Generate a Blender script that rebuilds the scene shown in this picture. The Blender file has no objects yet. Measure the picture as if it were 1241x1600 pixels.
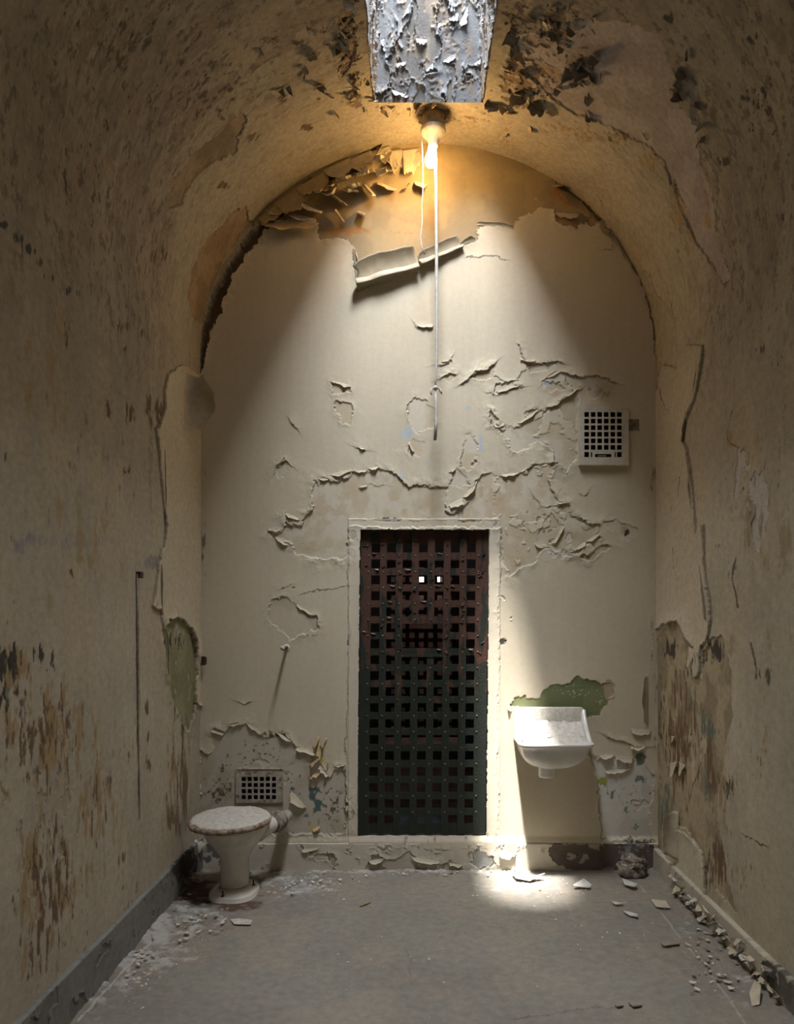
import bpy, math, random
import numpy as np
from mathutils import Vector, Matrix

random.seed(7)
R = np.random.RandomState(11)
SC = bpy.context.scene
COL = SC.collection

# ------------------------------------------------------------------ camera
F, CX, CY, W, HGT = 1170.0, 653.0, 966.0, 1241.0, 1600.0
CAMZ = 1.452
YB = 4.333                      # inner face of the back wall
S = F / YB                      # pixels per metre on the back wall (270)
XL, XR = -1.259, 1.385          # inner faces of the side walls
XC, AX = 0.063, 1.322           # vault centre and half width
ZS, BZ = 2.956, 1.244           # springing height, rise
YF = -1.2                       # wall behind the camera
cam = bpy.data.cameras.new('camera'); camo = bpy.data.objects.new('camera', cam); COL.objects.link(camo)
camo.location = (0, 0, CAMZ); camo.rotation_euler = (math.pi / 2, 0, 0)
cam.sensor_fit = 'VERTICAL'; cam.sensor_height = 36.0; cam.lens = 36.0 * F / HGT
cam.shift_x = -(CX - W / 2) / HGT
cam.shift_y = (CY - HGT / 2) / HGT
cam.clip_start = 0.05
SC.camera = camo

# ------------------------------------------------------------------ light
SC.view_settings.view_transform = 'Standard'; SC.view_settings.look = 'None'
SC.view_settings.gamma = 1.0; SC.view_settings.exposure = 0.0; SC.view_settings.use_curve_mapping = False
wd = bpy.data.worlds.new('sky'); SC.world = wd; wd.use_nodes = True
wd.node_tree.nodes['Background'].inputs[0].default_value = (0.55, 0.65, 0.85, 1)
wd.node_tree.nodes['Background'].inputs[1].default_value = 0.15
SHX, SHT = 0.057, 5.15          # skylight well centre x, height of its glazing
SKY_W, SKY_Y0, SKY_Y1 = 0.44, 2.30, 3.40
def light(name, kind, loc, energy, color, **kw):
    l = bpy.data.lights.new(name, kind); o = bpy.data.objects.new(name, l); COL.objects.link(o)
    o.location = loc; l.energy = energy; l.color = color
    for k, v in kw.items():
        setattr(l, k, v)
    return o
light('skylight_daylight', 'AREA', (SHX, (SKY_Y0 + SKY_Y1) / 2, SHT - 0.02), 160, (0.92, 0.96, 1.03),
      shape='RECTANGLE', size=SKY_W, size_y=SKY_Y1 - SKY_Y0)
sun = light('sun', 'SUN', (0, 0, 9), 60, (1.0, 0.97, 0.94), angle=math.radians(5.0))
sun.rotation_euler = Vector((0.105, 0.25, -1.0)).to_track_quat('-Z', 'Y').to_euler()
SUN_SLOT = (-0.02, 0.13)
SUN_Y = (2.62, 3.36)        # depth range of the slot in the added slab, shapes the sun streak
light('corridor_light', 'AREA', (0.3, 6.2, 3.2), 1.6, (0.9, 0.95, 1.0), shape='RECTANGLE', size=1.0, size_y=0.6)
light('opposite_cell_light', 'AREA', (0.1, 8.6, 2.9), 14, (1.0, 0.97, 0.9), shape='RECTANGLE', size=0.6, size_y=0.5)

# ------------------------------------------------------------------ helpers
def tag(o, label=None, cat=None, group=None, kind=None):
    if label: o['label'] = label
    if cat: o['category'] = cat
    if group: o['group'] = group
    if kind: o['kind'] = kind
    return o

def empty(name, loc=(0, 0, 0), rz=0.0):
    o = bpy.data.objects.new(name, None); COL.objects.link(o)
    o.location = loc; o.rotation_euler = (0, 0, rz); o.empty_display_size = 0.1
    return o

def mesh_obj(name, verts, faces, mat, parent=None, smooth=True, loc=None):
    me = bpy.data.meshes.new(name)
    me.from_pydata([tuple(v) for v in verts], [], faces)
    me.update()
    if smooth: me.polygons.foreach_set('use_smooth', [True] * len(me.polygons))
    if mat is not None: me.materials.append(mat)
    o = bpy.data.objects.new(name, me); COL.objects.link(o)
    if parent is not None: o.parent = parent
    if loc is not None: o.location = loc
    return o

def _h(ix, iy, seed):
    n = (ix.astype(np.int64) * 374761393 + iy.astype(np.int64) * 668265263 + seed * 1442695041) & 0xFFFFFFFF
    n = ((n ^ (n >> 13)) * 1274126177) & 0xFFFFFFFF
    n = (n ^ (n >> 16)) & 0xFFFFFF
    return n / float(0xFFFFFF)

def vn(x, y, seed=0):
    xi = np.floor(x); yi = np.floor(y); fx = x - xi; fy = y - yi
    fx = fx * fx * (3 - 2 * fx); fy = fy * fy * (3 - 2 * fy)
    a = _h(xi, yi, seed); b = _h(xi + 1, yi, seed); c = _h(xi, yi + 1, seed); d = _h(xi + 1, yi + 1, seed)
    return (a * (1 - fx) + b * fx) * (1 - fy) + (c * (1 - fx) + d * fx) * fy

def fbm(x, y, seed=0, octv=4, gain=0.5):
    t = np.zeros(np.shape(x)); a = 1.0; s = 0.0
    for k in range(octv):
        t = t + a * vn(x * 2 ** k + 17.3 * k, y * 2 ** k - 9.1 * k, seed + k * 7)
        s += a; a *= gain
    return t / s

def sstep(a, b, x):
    t = np.clip((x - a) / (b - a), 0, 1); return t * t * (3 - 2 * t)

def poly_sd(px, py, poly, closed=True, margin=60.0):
    """signed distance (negative inside) for a closed outline; side sign for an open line (negative above/left)"""
    P = np.array(poly, float)
    d = np.full(px.shape, 1e4); sg = np.ones(px.shape)
    m = (px > P[:, 0].min() - margin) & (px < P[:, 0].max() + margin) & (py > P[:, 1].min() - margin) & (py < P[:, 1].max() + margin)
    if not m.any(): return d
    x = px[m]; y = py[m]
    dd = np.full(x.shape, 1e8); ss = np.ones(x.shape); ins = np.zeros(x.shape, bool)
    n = len(P)
    for i in range(n if closed else n - 1):
        x0, y0 = P[i]; x1, y1 = P[(i + 1) % n]
        ex, ey = x1 - x0, y1 - y0; L = ex * ex + ey * ey + 1e-9
        t = np.clip(((x - x0) * ex + (y - y0) * ey) / L, 0, 1)
        q = (x - x0 - t * ex) ** 2 + (y - y0 - t * ey) ** 2
        up = q < dd
        dd = np.where(up, q, dd)
        if closed:
            c = ((y0 > y) != (y1 > y))
            if abs(ey) > 1e-9: ins ^= c & (x < ex * (y - y0) / ey + x0)
        else:
            cr = ex * (y - y0) - ey * (x - x0)
            ss = np.where(up, np.sign(cr), ss)
    dd = np.sqrt(dd)
    sgn = np.where(ins, -1.0, 1.0) if closed else np.where(ss == 0, 1, ss)
    d[m] = dd * sgn
    return d

def mixc(C, col, w):
    return C * (1 - w[..., None]) + np.array(col) * w[..., None]

class Surf:
    """a grid surface: P positions, N inward normals, (a,b) surface coordinates in metres for noise"""
    def __init__(s, P, N, a, b, col):
        s.P, s.N, s.a, s.b = P, N, a, b
        y = np.maximum(P[..., 1], 0.3)
        s.px = CX + P[..., 0] * F / y; s.py = CY - (P[..., 2] - CAMZ) * F / y
        s.vis = P[..., 1] > 1.6
        s.px = np.where(s.vis, s.px, -9999); s.py = np.where(s.vis, s.py, -9999)
        j1 = (fbm(a * 45, b * 45, 31, 3, .7) - .5); j2 = (fbm(a * 45, b * 45, 57, 3, .7) - .5)
        k1 = (fbm(a * 14, b * 14, 83, 2) - .5); k2 = (fbm(a * 14, b * 14, 91, 2) - .5)
        def slope(q):
            ga = np.gradient(q, axis=0) / np.maximum(np.abs(np.gradient(a, axis=0)), 1e-6)
            gb = np.gradient(q, axis=1) / np.maximum(np.abs(np.gradient(b, axis=1)), 1e-6)
            return np.clip(ga, -900, 900), np.clip(gb, -900, 900)
        (xa, xb), (ya, yb_) = slope(s.px), slope(s.py)
        ja = j1 * 0.034 + k1 * 0.03; jb = j2 * 0.034 + k2 * 0.03
        s.wx = s.px + xa * ja + xb * jb; s.wy = s.py + ya * ja + yb_ * jb
        s.mod = fbm(a * 11, b * 11, 5, 3)
        s.h = np.zeros(s.px.shape)
        s.C = np.zeros(s.px.shape + (3,)) + np.array(col)
    def patch(s, poly, cols=None, depth=0.003, lift=0.009, reach=7.0, w=1.0, crack=0.35):
        d = poly_sd(s.wx, s.wy, poly)
        ins = sstep(.7, -.7, d)
        if cols is not None:
            base, alt = cols
            n = sstep(.42, .6, fbm(s.a * 9, s.b * 9, 19, 4))
            c = np.array(base) * (1 - n[..., None]) + np.array(alt) * n[..., None]
            wgt = (ins * w)[..., None]
            s.C = s.C * (1 - wgt) + c * wgt
        s.h = s.h * (1 - ins) + ins * (s.h * .3 - depth)
        m = sstep(.25, .7, s.mod)
        s.h += (1 - ins) * (d < 60) * lift * .72 * m * np.exp(-np.maximum(d, 0) / reach)
        if crack: s.C = mixc(s.C, (.12, .09, .06), crack * m * (np.abs(d + .6) < 0.9))
        return d
    def line(s, pts, lift=0.008, reach=8.0, flip=1, crack=0.6, width=0.7, mod=True):
        d = poly_sd(s.wx * .8 + s.px * .2, s.wy * .8 + s.py * .2, pts, False)
        up = (d * flip < 0)
        m = (.35 + .9 * s.mod) if mod else 1.0
        ad = np.abs(d)
        s.h += sstep(.6, -.6, d * flip) * (ad < 60) * lift * .8 * m * np.exp(-ad / reach)
        if crack: s.C = mixc(s.C, (.10, .075, .05), crack * (ad < width))
    def blobs(s, lst, col, thr=.5, soft=.12, fa=40., fb=40., seed=3, octv=4, depth=0.0):
        g = np.zeros(s.px.shape)
        for (cx, cy, rx, ry, st) in lst:
            g = np.maximum(g, st * np.exp(-((s.px - cx) / rx) ** 2 - ((s.py - cy) / ry) ** 2))
        n = fbm(s.a * fa, s.b * fb, seed, octv, .6)
        w = sstep(thr - soft, thr + soft, g * .62 + (n - .5) * 1.15 * np.minimum(g * 3, 1)) * np.minimum(g * 4, 1)
        s.C = mixc(s.C, col, w)
        s.h -= depth * w
        return w
    def flaking(s, g, fa, fb, seed, thr, lift, depth, col=None, w=0.06):
        """scaling paint: islands lost above a noise level, rim lifted; g = regional weight 0..1"""
        n = fbm(s.a * fa + (s.mod - .5) * 1.2, s.b * fb, seed, 5, .5) + (g - 1) * .6
        ins = n > thr
        s.h = np.where(ins, s.h - depth, s.h + lift * np.exp(-(thr - n) / w) * np.clip(g, 0, 1))
        if col is not None: s.C = mixc(s.C, col, ins * 0.85)
        return ins
    def build(s, name, mat, keep=None, kind='structure', parent=None):
        V = s.P + s.N * s.h[..., None]
        nu, nv = V.shape[:2]
        idx = np.arange(nu * nv).reshape(nu, nv)
        q = np.stack([idx[:-1, :-1], idx[1:, :-1], idx[1:, 1:], idx[:-1, 1:]], -1)
        if keep is not None:
            k = keep[:-1, :-1] & keep[1:, :-1] & keep[1:, 1:] & keep[:-1, 1:]
            q = q[k]
        q = q.reshape(-1, 4)
        used = np.zeros(nu * nv, bool); used[q.ravel()] = True
        rm = np.cumsum(used) - 1
        q = rm[q]; Vf = V.reshape(-1, 3)[used]; Cf = s.C.reshape(-1, 3)[used]
        me = bpy.data.meshes.new(name)
        me.vertices.add(len(Vf)); me.vertices.foreach_set('co', Vf.astype(np.float32).ravel())
        me.loops.add(q.size); me.loops.foreach_set('vertex_index', q.astype(np.int32).ravel())
        me.polygons.add(len(q)); me.polygons.foreach_set('loop_start', np.arange(0, q.size, 4, dtype=np.int32))
        me.polygons.foreach_set('loop_total', np.full(len(q), 4, np.int32))
        me.polygons.foreach_set('use_smooth', np.ones(len(q), bool))
        me.update(calc_edges=True)
        at = me.color_attributes.new('pigment', 'FLOAT_COLOR', 'POINT')
        at.data.foreach_set('color', np.concatenate([np.clip(Cf, 0, 1), np.ones((len(Cf), 1))], 1).astype(np.float32).ravel())
        me.materials.append(mat)
        o = bpy.data.objects.new(name, me); COL.objects.link(o)
        if kind: o['kind'] = kind
        if parent: o.parent = parent
        return o

# ------------------------------------------------------------------ materials
def node_mat(name):
    m = bpy.data.materials.new(name); m.use_nodes = True
    nt = m.node_tree; b = nt.nodes['Principled BSDF']
    return m, nt, b

def N_(nt, t, **kw):
    n = nt.nodes.new(t)
    for k, v in kw.items(): setattr(n, k, v)
    return n

def surface_mat(name, rough=.75, sx=(60, 60, 60), amt=.16, bump=.25, bdist=.002, spec=.3, speck=0.0):
    """pigment attribute, varied by fine noise, with a plastery bump"""
    m, nt, b = node_mat(name)
    at = N_(nt, 'ShaderNodeAttribute', attribute_name='pigment')
    tc = N_(nt, 'ShaderNodeTexCoord'); mp = N_(nt, 'ShaderNodeMapping'); mp.inputs['Scale'].default_value = sx
    nz = N_(nt, 'ShaderNodeTexNoise'); nz.inputs['Scale'].default_value = 1; nz.inputs['Detail'].default_value = 7; nz.inputs['Roughness'].default_value = .65
    nt.links.new(tc.outputs['Object'], mp.inputs[0]); nt.links.new(mp.outputs[0], nz.inputs['Vector'])
    mr = N_(nt, 'ShaderNodeMapRange'); mr.inputs[1].default_value = .3; mr.inputs[2].default_value = .7
    mr.inputs[3].default_value = 1 - amt; mr.inputs[4].default_value = 1 + amt
    nt.links.new(nz.outputs[0], mr.inputs[0])
    mx = N_(nt, 'ShaderNodeVectorMath', operation='SCALE')
    nt.links.new(at.outputs['Color'], mx.inputs[0]); nt.links.new(mr.outputs[0], mx.inputs['Scale'])
    out = mx.outputs[0]
    if speck:
        vz = N_(nt, 'ShaderNodeTexNoise'); vz.inputs['Scale'].default_value = 110; vz.inputs['Detail'].default_value = 5; vz.inputs['Roughness'].default_value = .7
        nt.links.new(tc.outputs['Object'], vz.inputs['Vector'])
        r2 = N_(nt, 'ShaderNodeMapRange'); r2.inputs[1].default_value = .60; r2.inputs[2].default_value = .68; r2.inputs[3].default_value = 0; r2.inputs[4].default_value = speck
        nt.links.new(vz.outputs[0], r2.inputs[0])
        mc = N_(nt, 'ShaderNodeMix', data_type='RGBA'); mc.inputs['B'].default_value = (.13, .10, .07, 1)
        nt.links.new(r2.outputs[0], mc.inputs['Factor']); nt.links.new(out, mc.inputs['A']); out = mc.outputs['Result']
    nt.links.new(out, b.inputs['Base Color'])
    b.inputs['Roughness'].default_value = rough; b.inputs['Specular IOR Level'].default_value = spec
    n2 = N_(nt, 'ShaderNodeTexNoise'); n2.inputs['Scale'].default_value = 140; n2.inputs['Detail'].default_value = 5
    nt.links.new(tc.outputs['Object'], n2.inputs['Vector'])
    bp = N_(nt, 'ShaderNodeBump'); bp.inputs['Strength'].default_value = bump; bp.inputs['Distance'].default_value = bdist
    nt.links.new(n2.outputs[0], bp.inputs['Height']); nt.links.new(bp.outputs[0], b.inputs['Normal'])
    return m

def mat(name, c1, c2=None, scale=20, rough=.6, metal=0.0, bump=.2, bdist=.001, lo=.42, hi=.58, c3=None, s3=60, lo3=.6, hi3=.66, spec=.4, det=6):
    m, nt, b = node_mat(name)
    c2 = c2 or tuple(x * .8 for x in c1)
    tc = N_(nt, 'ShaderNodeTexCoord')
    nz = N_(nt, 'ShaderNodeTexNoise'); nz.inputs['Scale'].default_value = scale; nz.inputs['Detail'].default_value = det; nz.inputs['Roughness'].default_value = .62
    nt.links.new(tc.outputs['Object'], nz.inputs['Vector'])
    cr = N_(nt, 'ShaderNodeValToRGB'); e = cr.color_ramp.elements
    e[0].position = lo; e[0].color = (*c1, 1); e[1].position = hi; e[1].color = (*c2, 1)
    nt.links.new(nz.outputs[0], cr.inputs[0]); out = cr.outputs[0]
    if c3:
        n3 = N_(nt, 'ShaderNodeTexNoise'); n3.inputs['Scale'].default_value = s3; n3.inputs['Detail'].default_value = 6; n3.inputs['Roughness'].default_value = .7
        nt.links.new(tc.outputs['Object'], n3.inputs['Vector'])
        r3 = N_(nt, 'ShaderNodeMapRange'); r3.inputs[1].default_value = lo3; r3.inputs[2].default_value = hi3
        nt.links.new(n3.outputs[0], r3.inputs[0])
        mc = N_(nt, 'ShaderNodeMix', data_type='RGBA'); mc.inputs['B'].default_value = (*c3, 1)
        nt.links.new(r3.outputs[0], mc.inputs['Factor']); nt.links.new(out, mc.inputs['A']); out = mc.outputs['Result']
    nt.links.new(out, b.inputs['Base Color'])
    b.inputs['Roughness'].default_value = rough; b.inputs['Metallic'].default_value = metal; b.inputs['Specular IOR Level'].default_value = spec
    if bump:
        n2 = N_(nt, 'ShaderNodeTexNoise'); n2.inputs['Scale'].default_value = 120; n2.inputs['Detail'].default_value = 5
        nt.links.new(tc.outputs['Object'], n2.inputs['Vector'])
        bp = N_(nt, 'ShaderNodeBump'); bp.inputs['Strength'].default_value = bump; bp.inputs['Distance'].default_value = bdist
        nt.links.new(n2.outputs[0], bp.inputs['Height']); nt.links.new(bp.outputs[0], b.inputs['Normal'])
    return m

CREAM = (.585, .515, .385); UNDER = (.60, .55, .47); GREYW = (.43, .38, .29); OCHRE = (.58, .42, .20)
MOULD = (.055, .045, .035); RUST = (.26, .15, .07); TEAL = (.12, .18, .16); GREEN = (.17, .20, .055)
M_back = surface_mat('back_wall_paint', sx=(30, 30, 30), amt=.05, speck=.12)
M_side = surface_mat('side_wall_plaster', sx=(38, 30, 38), amt=.15, bump=.35, speck=.35)
M_ceil = surface_mat('vault_plaster', sx=(50, 50, 30), amt=.20, bump=.4, bdist=.003, speck=.35)
M_floor = surface_mat('concrete_floor', rough=.8, sx=(26, 26, 26), amt=.16, bump=.3, speck=.25)
M_well = surface_mat('whitewashed_well', sx=(60, 60, 40), amt=.14, bump=.5, bdist=.003, speck=.25)
M_flake = mat('cream_paint_film', (.56, .49, .36), (.47, .41, .30), 18, .65, bump=.15)
M_flakew = mat('white_paint_film', (.62, .60, .55), (.52, .50, .45), 18, .6, bump=.15)
M_flakeo = mat('ochre_paint_film', (.52, .39, .21), (.42, .32, .19), 14, .7, bump=.2)
M_flakeg = mat('grey_paint_film', (.27, .24, .19), (.17, .15, .12), 16, .75, bump=.3)
M_well_flake = mat('blue_white_paint_film', (.26, .265, .27), (.18, .185, .19), 20, .55, bump=.3)
M_dark = mat('dark_void', (.02, .018, .015), (.012, .01, .009), 8, .95, bump=0)
M_porc = mat('dusty_porcelain', (.66, .63, .56), (.58, .54, .46), 7, .22, bump=.03, c3=(.36, .30, .22), s3=26, lo3=.62, hi3=.80, spec=.5)
M_sink = mat('white_glazed_china', (.76, .75, .71), (.68, .66, .61), 7, .18, bump=.02, c3=(.40, .36, .28), s3=40, lo3=.68, hi3=.80, spec=.5)
M_dust = mat('dust_crust', (.60, .57, .50), (.46, .42, .36), 60, .95, bump=.9, bdist=.004, c3=(.22, .18, .13), s3=90, lo3=.6, hi3=.7)
M_rustrim = mat('rusty_edge', (.19, .11, .07), (.38, .31, .23), 30, .9, bump=.8, bdist=.003)
M_wiremetal = mat('old_painted_metal', (.36, .31, .24), (.26, .21, .15), 30, .6, metal=.2, bump=.2)
M_rustmetal = mat('rusty_iron', (.11, .055, .035), (.05, .035, .03), 30, .7, metal=.3, bump=.5)
M_vent = mat('painted_vent_metal', (.56, .52, .42), (.50, .45, .36), 22, .55, bump=.15, c3=(.22, .17, .11), s3=45, lo3=.63, hi3=.68)
M_vent2 = mat('stained_vent_metal', (.45, .41, .33), (.36, .31, .24), 26, .7, bump=.4, c3=(.16, .11, .08), s3=45, lo3=.55, hi3=.64)
M_cord = mat('grey_cord', (.60, .57, .52), (.50, .47, .42), 60, .8, bump=.4)
M_fix = mat('lampholder_porcelain', (.60, .54, .42), (.50, .44, .33), 24, .35, bump=.05, c3=(.15, .11, .07), s3=40, lo3=.66, hi3=.72)
M_stone = mat('rubble', (.30, .26, .20), (.12, .10, .08), 18, .95, bump=.9, bdist=.006, c3=(.50, .47, .40), s3=30, lo3=.58, hi3=.62)

def iron_mat():
    m, nt, b = node_mat('flaking_green_iron')
    tc = N_(nt, 'ShaderNodeTexCoord'); sep = N_(nt, 'ShaderNodeSeparateXYZ'); nt.links.new(tc.outputs['Object'], sep.inputs[0])
    mp = N_(nt, 'ShaderNodeMapping'); mp.inputs['Scale'].default_value = (22, 22, 7); nt.links.new(tc.outputs['Object'], mp.inputs[0])
    nz = N_(nt, 'ShaderNodeTexNoise'); nz.inputs['Scale'].default_value = 1; nz.inputs['Detail'].default_value = 6; nt.links.new(mp.outputs[0], nz.inputs['Vector'])
    hz = N_(nt, 'ShaderNodeMapRange'); hz.inputs[1].default_value = .65; hz.inputs[2].default_value = 1.55; hz.inputs[3].default_value = -.55; hz.inputs[4].default_value = .22
    nt.links.new(sep.outputs[2], hz.inputs[0])
    ad = N_(nt, 'ShaderNodeMath', operation='ADD'); am = N_(nt, 'ShaderNodeMath', operation='MULTIPLY_ADD'); am.inputs[1].default_value = 2.6; am.inputs[2].default_value = -.8
    nt.links.new(nz.outputs[0], am.inputs[0]); nt.links.new(am.outputs[0], ad.inputs[0]); nt.links.new(hz.outputs[0], ad.inputs[1])
    cr = N_(nt, 'ShaderNodeValToRGB'); e = cr.color_ramp.elements
    e[0].position = .47; e[0].color = (.022, .027, .020, 1); e[1].position = .60; e[1].color = (.080, .038, .026, 1)
    nt.links.new(ad.outputs[0], cr.inputs[0]); nt.links.new(cr.outputs[0], b.inputs['Base Color'])
    b.inputs['Roughness'].default_value = .55; b.inputs['Specular IOR Level'].default_value = .35
    n2 = N_(nt, 'ShaderNodeTexNoise'); n2.inputs['Scale'].default_value = 90; n2.inputs['Detail'].default_value = 6; nt.links.new(tc.outputs['Object'], n2.inputs['Vector'])
    bp = N_(nt, 'ShaderNodeBump'); bp.inputs['Strength'].default_value = .7; bp.inputs['Distance'].default_value = .003
    nt.links.new(n2.outputs[0], bp.inputs['Height']); nt.links.new(bp.outputs[0], b.inputs['Normal'])
    return m
M_iron = iron_mat()
M_ironfl = mat('dark_green_paint_curl', (.035, .045, .035), (.10, .09, .06), 60, .35, bump=.3)
def emis(name, c, s):
    m, nt, b = node_mat(name); b.inputs['Emission Color'].default_value = (*c, 1); b.inputs['Emission Strength'].default_value = s
    b.inputs['Base Color'].default_value = (*c, 1); return m
M_bulb = emis('glowing_bulb', (1.0, .60, .22), 190)

# ------------------------------------------------------------------ geometry helpers
def back(px, py, dy=0.0):
    return Vector(((px - CX) / S, YB + dy, CAMZ + (CY - py) / S))

def hit(px, py):
    """where the sight line through a photo point meets the room shell: point, inward normal"""
    d = Vector(((px - CX) / F, 1.0, (CY - py) / F)); best = (YB, Vector((0, -1, 0)))
    if d.z < 0:
        t = -CAMZ / d.z
        if t < best[0]: best = (t, Vector((0, 0, 1)))
    for X, n in ((XL, Vector((1, 0, 0))), (XR, Vector((-1, 0, 0)))):
        if d.x * X > 0:
            t = X / d.x; z = CAMZ + d.z * t
            if t < best[0] and z < ZS: best = (t, n)
    # vault
    A = (d.x / AX) ** 2 + (d.z / BZ) ** 2; ox, oz = -XC, CAMZ - ZS
    B = 2 * (d.x * ox / AX ** 2 + d.z * oz / BZ ** 2); Cc = (ox / AX) ** 2 + (oz / BZ) ** 2 - 1
    D = B * B - 4 * A * Cc
    if D > 0:
        t = (-B + math.sqrt(D)) / (2 * A); z = CAMZ + d.z * t
        if z > ZS and t < best[0]:
            x = d.x * t - XC
            best = (t, Vector((-x / AX ** 2, 0, -(z - ZS) / BZ ** 2)).normalized())
    t, n = best
    return Vector((d.x * t, t, CAMZ + d.z * t)), n

def flake(parent, a, b, length, curl=1.2, mat_=None, n=None, rough=.35, flip=False, name='paint_flake', tilt=.25, taper=.3, nu=14, nv=12, thick=.0012, off=.002):
    """a lifted sheet of paint: hinge a-b lies on the surface, the sheet runs off to its side and curls away along n"""
    a = Vector(a); b = Vector(b); e = b - a; L = e.length; e.normalize()
    d = n.cross(e).normalized()
    if flip: d = -d
    sd = random.randint(0, 9999)
    V = []; t0 = tilt
    for i in range(nu + 1):
        u = i / nu
        edge = 1 - rough * (vn(np.array([u * 4.0 + .37]), np.array([.5]), sd)[0] + .5 * vn(np.array([u * 13.0]), np.array([3.5]), sd)[0])
        edge *= (1 - taper * abs(2 * u - 1) ** 2)
        hh = .004 * (vn(np.array([u * 5.]), np.array([7.7]), sd)[0] - .5)
        ln = length * edge; x = 0.0; z = 0.0
        for j in range(nv + 1):
            v = j / nv
            w = u + (.5 - u) * taper * .5 * v
            wav = .12 * L * (vn(np.array([v * 3.]), np.array([u * 3.]), sd + 5)[0] - .5) * v
            p = a + e * (w * L + wav) + d * x + n * (z + off + hh * v)
            V.append(p)
            ang = t0 + curl * (v ** 1.3)
            x += math.cos(ang) * ln / nv; z += math.sin(ang) * ln / nv
    Fc = []
    m = nv + 1
    for i in range(nu):
        for j in range(nv):
            Fc.append((i * m + j, (i + 1) * m + j, (i + 1) * m + j + 1, i * m + j + 1))
    o = mesh_obj(name, V, Fc, mat_ or M_flake, parent)
    s = o.modifiers.new('film', 'SOLIDIFY'); s.thickness = thick; s.offset = 0
    return o

def fl(parent, ax, ay, bx, by, lpx, curl=1.2, mat_=None, **kw):
    """flake traced in photo coordinates on whatever surface lies there (length in pixels)"""
    a, n = hit(ax, ay); b, n2 = hit(bx, by)
    if abs(n.dot(n2)) < .7: b = a + (b - a)
    return flake(parent, a, b, lpx * a.y / F, curl, mat_, n, **kw)

def tube(name, pts, r, mat_, parent=None, seg=10, caps=True, flat=1.0):
    pts = [Vector(p) for p in pts]; rs = r if isinstance(r, (list, tuple)) else [r] * len(pts)
    V = []; Fc = []
    up = Vector((0, 1, 0))
    for i, p in enumerate(pts):
        t = (pts[min(i + 1, len(pts) - 1)] - pts[max(i - 1, 0)]).normalized()
        s = t.cross(up)
        if s.length < 1e-3: s = t.cross(Vector((1, 0, 0)))
        s.normalize(); w = s.cross(t).normalized()
        for k in range(seg):
            an = 2 * math.pi * k / seg
            V.append(p + s * math.cos(an) * rs[i] + w * math.sin(an) * rs[i] * flat)
    for i in range(len(pts) - 1):
        for k in range(seg):
            k2 = (k + 1) % seg
            Fc.append((i * seg + k, i * seg + k2, (i + 1) * seg + k2, (i + 1) * seg + k))
    if caps:
        Fc.append(tuple(reversed(range(seg)))); Fc.append(tuple(range((len(pts) - 1) * seg, len(pts) * seg)))
    return mesh_obj(name, V, Fc, mat_, parent)

def lathe(name, prof, mat_, parent=None, seg=48, sy=1.0, jitter=0.0, flutes=0.0, loc=None, cy=None):
    V = []; Fc = []
    for i, (r, z) in enumerate(prof):
        for k in range(seg):
            an = 2 * math.pi * k / seg
            rr = r * (1 + flutes * math.cos(8 * an)) if flutes else r
            rr += jitter * (random.random() - .5)
            V.append((rr * math.cos(an), rr * math.sin(an) * sy + (cy[i] if cy else 0), z))
    n = len(prof)
    for i in range(n - 1):
        for k in range(seg):
            k2 = (k + 1) % seg
            Fc.append((i * seg + k, i * seg + k2, (i + 1) * seg + k2, (i + 1) * seg + k))
    if prof[0][0] > 1e-4: Fc.append(tuple(reversed(range(seg))))
    if prof[-1][0] > 1e-4: Fc.append(tuple(range((n - 1) * seg, n * seg)))
    return mesh_obj(name, V, Fc, mat_, parent, loc=loc)

def boxes(name, lst, mat_, parent=None, bev=0.0):
    V = []; Fc = []
    for (x0, x1, y0, y1, z0, z1) in lst:
        k = len(V)
        V += [(x0, y0, z0), (x1, y0, z0), (x1, y1, z0), (x0, y1, z0), (x0, y0, z1), (x1, y0, z1), (x1, y1, z1), (x0, y1, z1)]
        Fc += [(k, k + 3, k + 2, k + 1), (k + 4, k + 5, k + 6, k + 7), (k, k + 1, k + 5, k + 4), (k + 1, k + 2, k + 6, k + 5), (k + 2, k + 3, k + 7, k + 6), (k + 3, k, k + 4, k + 7)]
    o = mesh_obj(name, V, Fc, mat_, parent, smooth=False)
    if bev:
        b = o.modifiers.new('bevel', 'BEVEL'); b.width = bev; b.segments = 2
    return o

M_splash = mat('dusty_china', (.68, .65, .58), (.56, .52, .45), 50, .5, bump=.5, bdist=.002, c3=(.34, .29, .22), s3=70, lo3=.60, hi3=.70)
# ================================================================== STRUCTURE
GS = 0.0038                     # grid step of the plaster surfaces

# ---- back wall
xs = np.arange(XL - .03, XR + .031, GS); zs = np.arange(0, 4.225, GS)
Xg, Zg = np.meshgrid(xs, zs, indexing='ij')
P = np.stack([Xg, np.full_like(Xg, YB), Zg], -1); Nn = np.zeros_like(P); Nn[..., 1] = -1
B = Surf(P, Nn, Xg, Zg, CREAM)
B.C *= (1 + .10 * (fbm(Xg * 3, Zg * 3, 2, 4) - .5))[..., None]
B.h += .004 * (fbm(Xg * 2.5, Zg * 2.5, 8, 3) - .5)
UND = ((.60, .535, .42), (.53, .45, .32)); UNDW = ((.57, .50, .38), (.50, .43, .32))
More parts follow.
